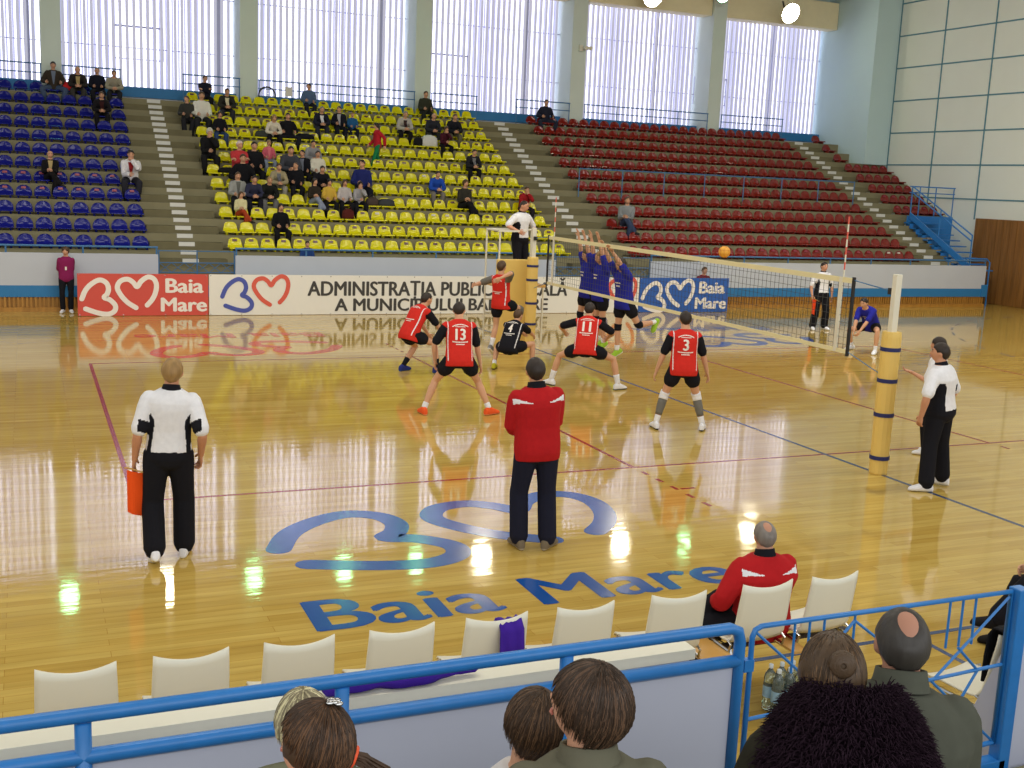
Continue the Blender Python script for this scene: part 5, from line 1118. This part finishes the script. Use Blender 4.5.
# leaning couple
near_person('dark-haired youth leaning a head against the neighbour in the grey-green blazer', 546, 694, 3.3, -12, dict(lean=2, head=(10, -8, 12)), 1.60, 0.9, (206, 204, 204), (70, 52, 36), 'full', fem=True, strand=1600, line=(0.03, -0.04, -0.10), hair_hug=1.16)
f, o, tp, h = near_person('person with dark bobbed hair and grey-green blazer turning left towards a neighbour', 607, 668, 2.85, -16, dict(lean=2, hunch=4, head=(58, -14, -6), hl=(-0.14, 0.36, 0.66)), 1.72, 1.0, (98, 96, 80), (62, 46, 34), 'full', sho=0.98, strand=1800, line=(0.03, -0.05, -0.11), hair_hug=1.17, coll=(0.078, 0.05))
# fair-grey haired head with olive hood, and the pony-tailed girl
f, o, tp, h = near_person('child with cropped grey-fair hair and olive hooded jacket, partly hidden by the pony-tailed girl', 304, 690, 3.1, -2, dict(lean=6, hunch=6, head=(-2, -10, 0)), 1.58, 0.95, (112, 112, 90), (150, 140, 112), 'short', strand=900, line=(0.05, 0.0, -0.08), hair_hug=1.09)
mb = MB(); c, M = f.at(0.53); mb.tube([c + M @ (Vector((0.14*math.cos(a), 0.02+0.12*math.sin(a), 0.01-0.05*math.sin(a)))*f.k) for a in np.linspace(PI*0.9, PI*2.1, 14)], 0.030*f.k, 10); mb.build('hood', cloth((112, 112, 90)), tp, smooth=True)
f, o, tp, h = near_person('girl with brown ponytail, orange hair band and silver clip, bending her head left', 331, 706, 2.35, 4, dict(lean=14, hunch=10, head=(34, -30, -4)), 1.36, 0.85, (204, 92, 122), (66, 46, 30), 'full', (214, 160, 126), fem=True, strand=1600, line=(0.045, 0.0, -0.08), hair_hug=1.17)
pt = MB(); rr = random.Random(4); b0 = f.hc + f.Rh @ Vector((0.055, -0.088, -0.005))*f.k; dv = (f.Rh @ Vector((0.55, -0.75, -0.1))).normalized()
for i in range(260):
    o1 = Vector((rr.uniform(-1, 1), rr.uniform(-1, 1), rr.uniform(-1, 1)))*0.010; sp_ = Vector((rr.uniform(-1, 1), rr.uniform(-1, 1), rr.uniform(-0.6, 0.6)))*0.022; L = rr.uniform(0.13, 0.2)
    pt.tube([b0+o1*0.6-dv*0.02, b0+o1+dv*0.03, b0+o1+sp_*0.6+dv*0.07+Vector((0, 0, -0.02)), b0+o1+sp_+dv*0.085+Vector((0, 0, -0.05-L*0.3)), b0+o1+sp_*0.7+dv*0.09+Vector((0, 0, -0.04-L))], [0.0022, 0.0024, 0.0024, 0.002, 0.0008], 4)
pt.build('ponytail', hairm((66, 46, 30)), h, smooth=True)
q = dv.orthogonal().normalized(); r_ = dv.cross(q); MB().tube([b0+dv*0.008+(q*math.cos(a)+r_*math.sin(a))*0.018 for a in np.linspace(0, 2*PI, 16)[:-1]], 0.006, 8, closed=True).build('hair_band', mat('orange_hair_band', (226, 84, 40), noise=0.05), h, smooth=True)
ck = MB(); X, Y, Z = (f.Rh @ Vector(v) for v in ((1, 0, 0), (0, 1, 0), (0, 0, 1)))
for dx, dy in ((0, 0), (0.016, 0.006), (-0.014, 0.004), (0.006, -0.012), (0.0, 0.014)): ck.ell(f.hc + (X*(0.012+dx) + Y*(-0.02+dy) + Z*0.133)*f.k, (0.010, 0.007, 0.005), 8, 5)
ck.build('hair_clip', M_CHROME, h, smooth=True)

# ------------------------------------------------------------------ spectators in the far stand
def sit(**k):
    d = dict(SIT); d.update(fl=(-0.13, 0.35, 0.085), fr=(0.13, 0.35, 0.085), pel=(0, 0, 0.555)); d.update(k); return d
PROTO = {}
POSES = {'knees': sit(hl=(-0.16, 0.32, 0.70), hr=(0.16, 0.32, 0.70), el=(-0.4, -1, -0.2), er=(0.4, -1, -0.2)), 'lean': sit(lean=26, hunch=8, hl=(-0.05, 0.44, 0.66), hr=(0.05, 0.44, 0.66), head=(0, -24, 0), el=(-0.5, 0.1, -0.8), er=(0.5, 0.1, -0.8)),
         'chin': sit(lean=18, hunch=6, hl=(-0.03, 0.34, 1.04), hr=(0.06, 0.42, 0.70), palml=(0, -1, 0.3), el=(-0.5, 0.6, -1), head=(0, -12, 0)),
         'wide': sit(fl=(-0.24, 0.33, 0.085), fr=(0.24, 0.33, 0.085), hl=(-0.24, 0.24, 0.72), hr=(0.24, 0.24, 0.72), kl=(-0.6, 0.5, 1), kr=(0.6, 0.5, 1), el=(-0.5, -1, -0.2), er=(0.5, -1, -0.2)),
         'fold': sit(hl=(0.10, 0.26, 0.86), hr=(-0.08, 0.28, 0.88), el=(-1, 0.1, -0.8), er=(1, 0.1, -0.8), handl=(0.8, 0.1, 0.1), handr=(-0.8, 0.1, 0.1), head=(14, -2, 0)),
         'turn': sit(el=(-0.4, -1, -0.2), er=(0.4, -1, -0.2), twist=-22, hl=(-0.12, 0.34, 0.68), hr=(0.20, 0.26, 0.72), head=(-16, -4, 0), fl=(-0.08, 0.35, 0.085)),
         'cross': sit(el=(-0.4, -1, -0.2), er=(0.4, -1, -0.2), fl=(-0.08, 0.36, 0.085), fr=(-0.26, 0.42, 0.36), kr=(0.1, 1, 0.9), tr=50, hl=(-0.05, 0.36, 0.76), hr=(0.10, 0.34, 0.78), head=(12, -4, 0))}
def proto(pk, fem):
    key = (pk, fem)
    if key in PROTO: return PROTO[key]
    f = Fig(POSES[pk], 1.68 if fem else 1.76, 0.93 if fem else 1.0, female=fem); d = dict(fig=f, hair={})
    b = f.body(0.013); b.name = 'person'; [b.materials.append(m) for m in (M_EYE, M_EYE, M_LIP)]; d['body'] = b
    t = f.top(0.013, 1.92, 0.024 if not fem else 0.018, -0.10, 0.17 if not fem else 0.14); t.name = 'jacket'; t.materials.append(C_BLK); d['top'] = t
    bt = f.bottom(0.014, 1.92, 0.02, 0.05, 0.06); bt.name = 'trousers'; bt.materials.append(C_BLK); d['bot'] = bt; d['sh'] = []
    for sd in (-1, 1): mb = MB(); f.foot(mb, sd, 1.06); s_ = fuse(mb, 0.013, 1); s_.name = 'shoe'; s_.materials.append(C_BLK); d['sh'].append(s_)
    PROTO[key] = d; return d
def omat(o, m): o.material_slots[0].link = 'OBJECT'; o.material_slots[0].material = m; return o
def spectator(u, v, label, topc, botc=(36, 36, 42), hairc=H_DARK, style='short', pk='knees', fem=False, k=None, sc=1.0, rot=0, shirt=None, skinc=(204, 154, 124), hat=None):
    d = proto(pk, fem); f = d['fig']; tip = (f.hc + f.Rh @ Vector((0, 0, 0.125)))*sc
    best = None
    for kk in ([k] if k else range(0, 13)):
        Y = Yk(kk)+0.24-tip.y*0.8; z0 = Zk(kk)-0.377+(1-sc)*0.47; dr = CAM_R.to_3x3() @ Vector(((u-512)/FPX, -(v-384)/FPX, -1.0)); p = CAM_LOC+dr*((Y-CAM_LOC.y)/dr.y); e = abs(p.z-(z0+tip.z))
        if best is None or e < best[0]: best = (e, kk, p.x, z0, p.z-z0-tip.z)
    e, kk, x, z0, de = best; q = max(0.90, min(1.09, 1+de/(tip.z-0.45*sc))); z0 -= 0.47*sc*(q-1); sc *= q; tip = tip*q
    for (k2, x2) in TAKEN:
        if k2 == kk and abs(x-x2) < 0.42: x = x2+math.copysign(0.42, x-x2)
    TAKEN.append((kk, x)); pass
    o = link('person', d['body'], None, (x, Yk(kk)+0.24+(0.12 if kk == 0 else 0), z0)); o.rotation_euler = (0, 0, PI+math.radians(rot)); o.scale = (sc,)*3; omat(o, skin(skinc)); tag(o, label, 'person', 'spectators in the far stand')
    c = link('jacket', d['top'], o); omat(c, cloth(topc)); omat(link('trousers', d['bot'], o), cloth(botc))
    for s_ in d['sh']: omat(link('shoe', s_, o), cloth((50, 48, 48)))
    if style not in d['hair']: hb = f.hair(style, 24, 18); hm = hb.build('hair', C_BLK, None, smooth=True); d['hair'][style] = hm.data; bpy.data.objects.remove(hm)
    omat(link('hair', d['hair'][style], o), hairm(hairc) if hat is None else cloth(hat))
    if shirt:
        if 'front' not in d:
            bv = BVHTree.FromPolygons([q.co for q in d['top'].vertices], [tuple(q.vertices) for q in d['top'].polygons]); vs = []; fs = []
            for i in range(9):
                t = 0.12+0.40*i/8; w = 0.015+0.055*(i/8)
                for j in range(5):
                    c_, M = f.at(t); xx = w*(-1+j/2)*f.k; a = c_ + M @ Vector((xx, 0.6, 0)); dd = M @ Vector((0, -1, 0)); hit = bv.ray_cast(a, dd); vs.append((hit[0] if hit[0] else c_ + M @ Vector((xx, 0.14, 0)))-dd*0.006)
            for i in range(8):
                for j in range(4): a = i*5+j; fs.append((a+1, a, a+5, a+6))
            sm = MB().add(vs, fs).build('shirt_front', C_WHT, None, smooth=True); d['front'] = sm.data; bpy.data.objects.remove(sm)
        omat(link('shirt_front', d['front'], c), cloth(shirt))
    return o
TAKEN = []
S = spectator
S(53, 63, 'broad man in dark brown jacket and jeans, left end of the top blue row', (58, 50, 42), (70, 84, 110), H_DARK, 'short', 'wide', shirt=(110, 120, 140), sc=1.1, k=12)
S(77.5, 66, 'balding man in dark jacket over tan shirt, second in the top blue row', (44, 40, 38), (60, 58, 54), H_GREY, 'balding', 'lean', shirt=(180, 160, 110), k=12)
S(97, 68.5, 'man in plain black sweater, third in the top blue row', (26, 28, 40), (30, 30, 36), H_DARK, 'buzz', 'knees', k=12)
S(114, 71.5, 'man in pale grey-beige jacket beside the left aisle, top blue row', (150, 144, 126), (40, 40, 44), H_BROWN, 'short', 'lean', k=12)
S(101.5, 93, 'youth in black top with white sleeve stripes, one row below the four men', (28, 26, 30), (28, 26, 30), H_BROWN, 'short', 'lean', shirt=(60, 30, 30))
S(50, 153, 'elderly white-haired man in long black coat alone among the blue seats', (26, 24, 26), (26, 24, 26), H_WHITE, 'balding', 'cross', shirt=(176, 156, 110))
S(130.5, 146, 'man in white jacket holding a hand to his face at the blue aisle end', (222, 220, 224), (44, 44, 52), H_DARK, 'short', 'chin', shirt=(150, 40, 44))
S(205, 75, 'person in black cap and black jacket, top yellow row left end', (30, 30, 44), (30, 30, 36), H_DARK, 'short', 'fold', k=12)
S(201.5, 91, 'man in white shirt in the second highest yellow row, left end', (220, 218, 208), (40, 40, 44), H_BROWN, 'short', 'knees')
S(197, 98, 'person in dark grey sweater just in front of the man in white shirt', (58, 58, 54), (40, 40, 44), H_BROWN, 'short', 'turn')
S(227, 88, 'man in dark jacket over cream shirt, near the left top of the yellow block', (46, 46, 42), (48, 48, 56), H_BROWN, 'short', 'lean', shirt=(212, 206, 176))
S(220, 111, 'person in black top and blue jeans, left side of the yellow block', (26, 26, 32), (52, 72, 112), H_DARK, 'full', 'knees', True)
S(209.5, 124, 'white-haired person in black coat, hands at chin, at the left yellow row end', (28, 28, 30), (30, 30, 32), H_WHITE, 'full', 'chin')
S(309.5, 85, 'man in grey-blue jacket sitting in front of the second window rail', (84, 104, 136), (36, 38, 48), H_DARK, 'short', 'turn', k=12)
S(274, 114, 'blonde woman in white top and black skirt, upper yellow rows', (214, 206, 190), (28, 26, 28), H_BLOND, 'long', 'lean', True)
S(288, 112.5, 'man in black jacket right beside the blonde woman in white', (26, 26, 32), (34, 34, 40), H_DARK, 'short', 'wide')
S(322, 106, 'man in navy jacket over white shirt, upper middle of the yellow block', (34, 36, 52), (48, 50, 62), H_GREY, 'short', 'lean', shirt=(220, 220, 224))
S(340, 108, 'person in black jacket between the white-shirted man and the small child', (28, 30, 40), (28, 30, 40), H_DARK, 'short', 'turn', shirt=(170, 170, 176))
S(347, 113, 'small child in bright blue top beside the person in black jacket', (40, 92, 140), (30, 34, 50), H_BLOND, 'short', 'knees', sc=0.78)
S(239.5, 139, 'person in red jacket and white cap, left of the yellow crowd', (190, 60, 64), (40, 40, 46), H_DARK, 'short', 'fold', hat=(220, 200, 196))
S(243, 150, 'man in black leather jacket in front of the white cap', (24, 24, 28), (26, 26, 30), H_BROWN, 'short', 'wide')
S(253.5, 140, 'person in black jacket between the red jacket and the pink vest', (26, 26, 30), (28, 28, 32), H_DARK, 'short', 'knees')
S(269, 140.5, 'blonde child in pink vest over white sleeves', (206, 100, 116), (150, 160, 180), H_BLOND, 'full', 'knees', True, sc=0.9, shirt=(220, 120, 130))
S(290.5, 143.5, 'dark-haired person in grey hooded top, head bowed, right of the pink vest', (66, 68, 76), (40, 40, 48), H_DARK, 'short', 'lean')
S(299, 152, 'man in black suit jacket right of the bowed grey hood', (26, 26, 32), (30, 30, 36), H_DARK, 'short', 'turn', shirt=(120, 126, 140), k=6)
S(313.5, 140, 'person in pale grey jacket, back line of the yellow crowd', (140, 140, 144), (44, 44, 52), H_DARK, 'short', 'lean')
S(318, 152, 'man in cream white sweater, right edge of the yellow crowd', (216, 212, 196), (40, 40, 46), H_DARK, 'short', 'knees')
S(322.5, 166, 'man in black shirt in front of the cream white sweater', (26, 26, 32), (26, 26, 30), H_DARK, 'short', 'lean')
S(238, 171.5, 'person in grey vest over pale grey sleeves, left front of the yellow crowd', (150, 152, 148), (36, 36, 40), H_BROWN, 'short', 'knees', shirt=(96, 98, 94))
S(251, 173, 'dark-haired child in navy bending forward beside the grey vest', (50, 52, 74), (30, 30, 40), H_DARK, 'short', 'lean', sc=0.84)
S(266, 176, 'person in black jacket and grey trousers, front of the yellow crowd', (28, 30, 28), (104, 104, 106), H_BLOND, 'short', 'lean')
S(279, 163, 'man in beige jacket, middle of the yellow crowd', (158, 148, 118), (150, 146, 136), H_BROWN, 'short', 'lean', shirt=(110, 112, 120))
S(296.5, 163, 'man in black T-shirt right of the beige jacket', (24, 24, 30), (28, 28, 34), H_BROWN, 'buzz', 'turn')
S(241, 193, 'woman in cream vest and rust-red trousers, lower left yellow rows', (214, 206, 160), (160, 62, 34), H_BROWN, 'long', 'cross', True, sc=0.92)
S(315, 179, 'girl in dark brown jacket and pale jeans, left of four girls in a row', (48, 42, 36), (136, 146, 168), H_DARK, 'long', 'cross', True)
S(329, 181.5, 'girl in yellow top with long black hair, second of four girls', (204, 170, 70), (26, 26, 30), (26, 20, 20), 'long', 'knees', True)
S(345, 181.5, 'girl in white-grey top, third of four girls', (186, 180, 180), (26, 26, 30), H_BROWN, 'long', 'knees', True)
S(359, 182, 'girl in pale grey top with long dark hair, rightmost of four girls', (160, 158, 164), (26, 26, 32), (30, 22, 22), 'long', 'chin', True)
S(281, 206.5, 'woman in long black coat alone in the second yellow row', (22, 22, 26), (22, 22, 28), (40, 24, 24), 'long', 'knees', True, sc=1.08)
S(405.5, 112.5, 'man in white and dark patterned jacket, upper right yellow rows', (176, 172, 166), (28, 28, 32), H_GREY, 'short', 'lean', shirt=(60, 46, 50), sc=1.05)
S(426, 95, 'man in dark olive jacket against the pillar, top yellow row right', (54, 56, 44), (40, 42, 40), H_BROWN, 'short', 'knees', k=12, sc=1.05)
S(434, 114, 'man in charcoal sweater, right part of the upper yellow rows', (44, 46, 54), (52, 52, 54), H_GREY, 'balding', 'lean', sc=1.05)
S(455, 113.5, 'man in black jacket and khaki trousers near the middle aisle', (30, 32, 40), (104, 100, 78), H_BROWN, 'short', 'lean')
S(446.5, 126, 'woman in maroon and black, arm raised to her face, near the middle aisle', (70, 26, 40), (24, 24, 28), H_BROWN, 'full', 'chin', True)
S(363, 156, 'youth in navy tracksuit with white sleeve piping, middle of the yellow block', (36, 44, 104), (28, 30, 40), H_DARK, 'short', 'turn')
S(438, 171, 'youth in bright blue top and grey shorts, right yellow rows', (34, 74, 170), (120, 114, 108), H_DARK, 'short', 'lean')
S(474.5, 151, 'person in black vest with white sleeves near the right yellow row ends', (36, 36, 42), (26, 26, 30), H_DARK, 'short', 'lean', shirt=(120, 120, 124))
S(465.5, 175, 'person in dark olive jacket right of the bright blue top', (52, 50, 44), (26, 26, 30), H_BROWN, 'full', 'cross', True)
S(527, 188, 'person in dark red top at the aisle end behind the umpire', (150, 30, 36), (40, 36, 40), H_BROWN, 'short', 'chin')
S(546.5, 102.5, 'man in navy jacket, top red row beside the middle aisle', (36, 38, 54), (40, 44, 60), H_DARK, 'short', 'wide', k=12, sc=1.08)
S(629, 193, 'man in grey hooded top and jeans alone among the red seats', (132, 136, 138), (54, 66, 92), H_BROWN, 'short', 'cross', rot=-30)
S(308.5, 241, 'child in blue top peeping over the front wall rail', (40, 70, 130), (30, 34, 50), H_DARK, 'short', 'knees', k=0, sc=0.72)
# girl walking along a yellow row
P = pose(fl=(-0.08, 0.24, 0.085), fr=(0.08, -0.22, 0.12), pr=-25, hl=(-0.24, -0.20, 0.92), hr=(0.25, 0.22, 0.94), lean=3)
f = Fig(P, 1.50, 0.95, female=True); o = person(f, 'girl in red jacket and green trousers walking along a yellow row', (0.20, Yk(8)-0.20, Zk(7)), 95, voxel=0.013)
child('jacket', f.top(0.013, 1.9, 0.028, -0.16, 0.15), o, [cloth((176, 34, 48))]); child('trousers', f.bottom(0.013, 1.92, 0.014, 0.05, 0.05), o, [cloth((28, 120, 76))]); hair(f, o, 'long', H_DARK); shoes(f, o, C_BLK); WALKER = o
# bags and coats left on the seats
def bag(u, v, k, size, c, label, handle=True, name='bag', cat='bag'):
    Y = Yk(k)+0.1; dr = CAM_R.to_3x3() @ Vector(((u-512)/FPX, -(v-384)/FPX, -1.0)); p = CAM_LOC+dr*((Y-CAM_LOC.y)/dr.y)
    o = empty(name, (p.x, Y, Zk(k)+0.10), 0, label, cat); w, d, h = size; rr = random.Random(int(u)); mb = MB(); rings = []
    for z, q in ((0, 0.82), (0.04, 1.0), (0.4, 1.04), (0.75, 0.9), (0.93, 0.6), (1.0, 0.2)): rings.append([(w/2*q*math.copysign(abs(math.cos(2*PI*j/16))**0.6, math.cos(2*PI*j/16))*(1+0.06*math.sin(3*j+9*z)), d/2*q*math.copysign(abs(math.sin(2*PI*j/16))**0.6, math.sin(2*PI*j/16)), z*h*(1+0.05*math.sin(j*2.1))) for j in range(16)])
    mb.loft(rings); mb.build('bag_body' if cat == 'bag' else 'folds', cloth(c), o, smooth=True)
    if handle: MB().tube([(w*0.3*math.cos(a), 0, h*0.85+h*0.45*math.sin(a)) for a in np.linspace(0, PI, 10)], 0.012, 6).build('handle', cloth(tuple(int(q*0.7) for q in c)), o)
bag(68, 91, 12, (0.3, 0.2, 0.26), (190, 40, 44), 'red bag on the top blue row between the first two men')
bag(429, 147, 9, (0.55, 0.25, 0.36), (206, 206, 204), 'white plastic bag on a yellow seat left of the woman in maroon', False)
bag(418, 148, 9, (0.3, 0.22, 0.28), (28, 28, 30), 'black bag on a yellow seat beside the white plastic bag')
bag(348, 218, 3, (0.34, 0.2, 0.28), (84, 34, 30), 'maroon handbag on a yellow seat in front of the four girls')
bag(372, 205, 4, (0.36, 0.25, 0.24), (74, 62, 58), 'grey-brown bag on a yellow seat right of the four girls')
bag(386, 206, 4, (0.5, 0.28, 0.2), (62, 64, 68), 'dark grey coat heaped on a yellow seat right of the grey-brown bag', False, 'coat', 'coat')
bag(228, 179, 6, (0.55, 0.3, 0.16), (28, 28, 30), 'black coat lying at the left end of a yellow row before the grey vest', False, 'coat', 'coat')
bag(262, 138, 9, (0.4, 0.28, 0.2), (62, 66, 60), 'dark bag on a yellow seat behind the pink vest')
bag(305, 128, 9, (0.6, 0.28, 0.18), (26, 26, 30), 'black coat heaped on a yellow seat right of the man in black jacket', False, 'coat', 'coat')
bpy.data.scenes.remove(TMP)
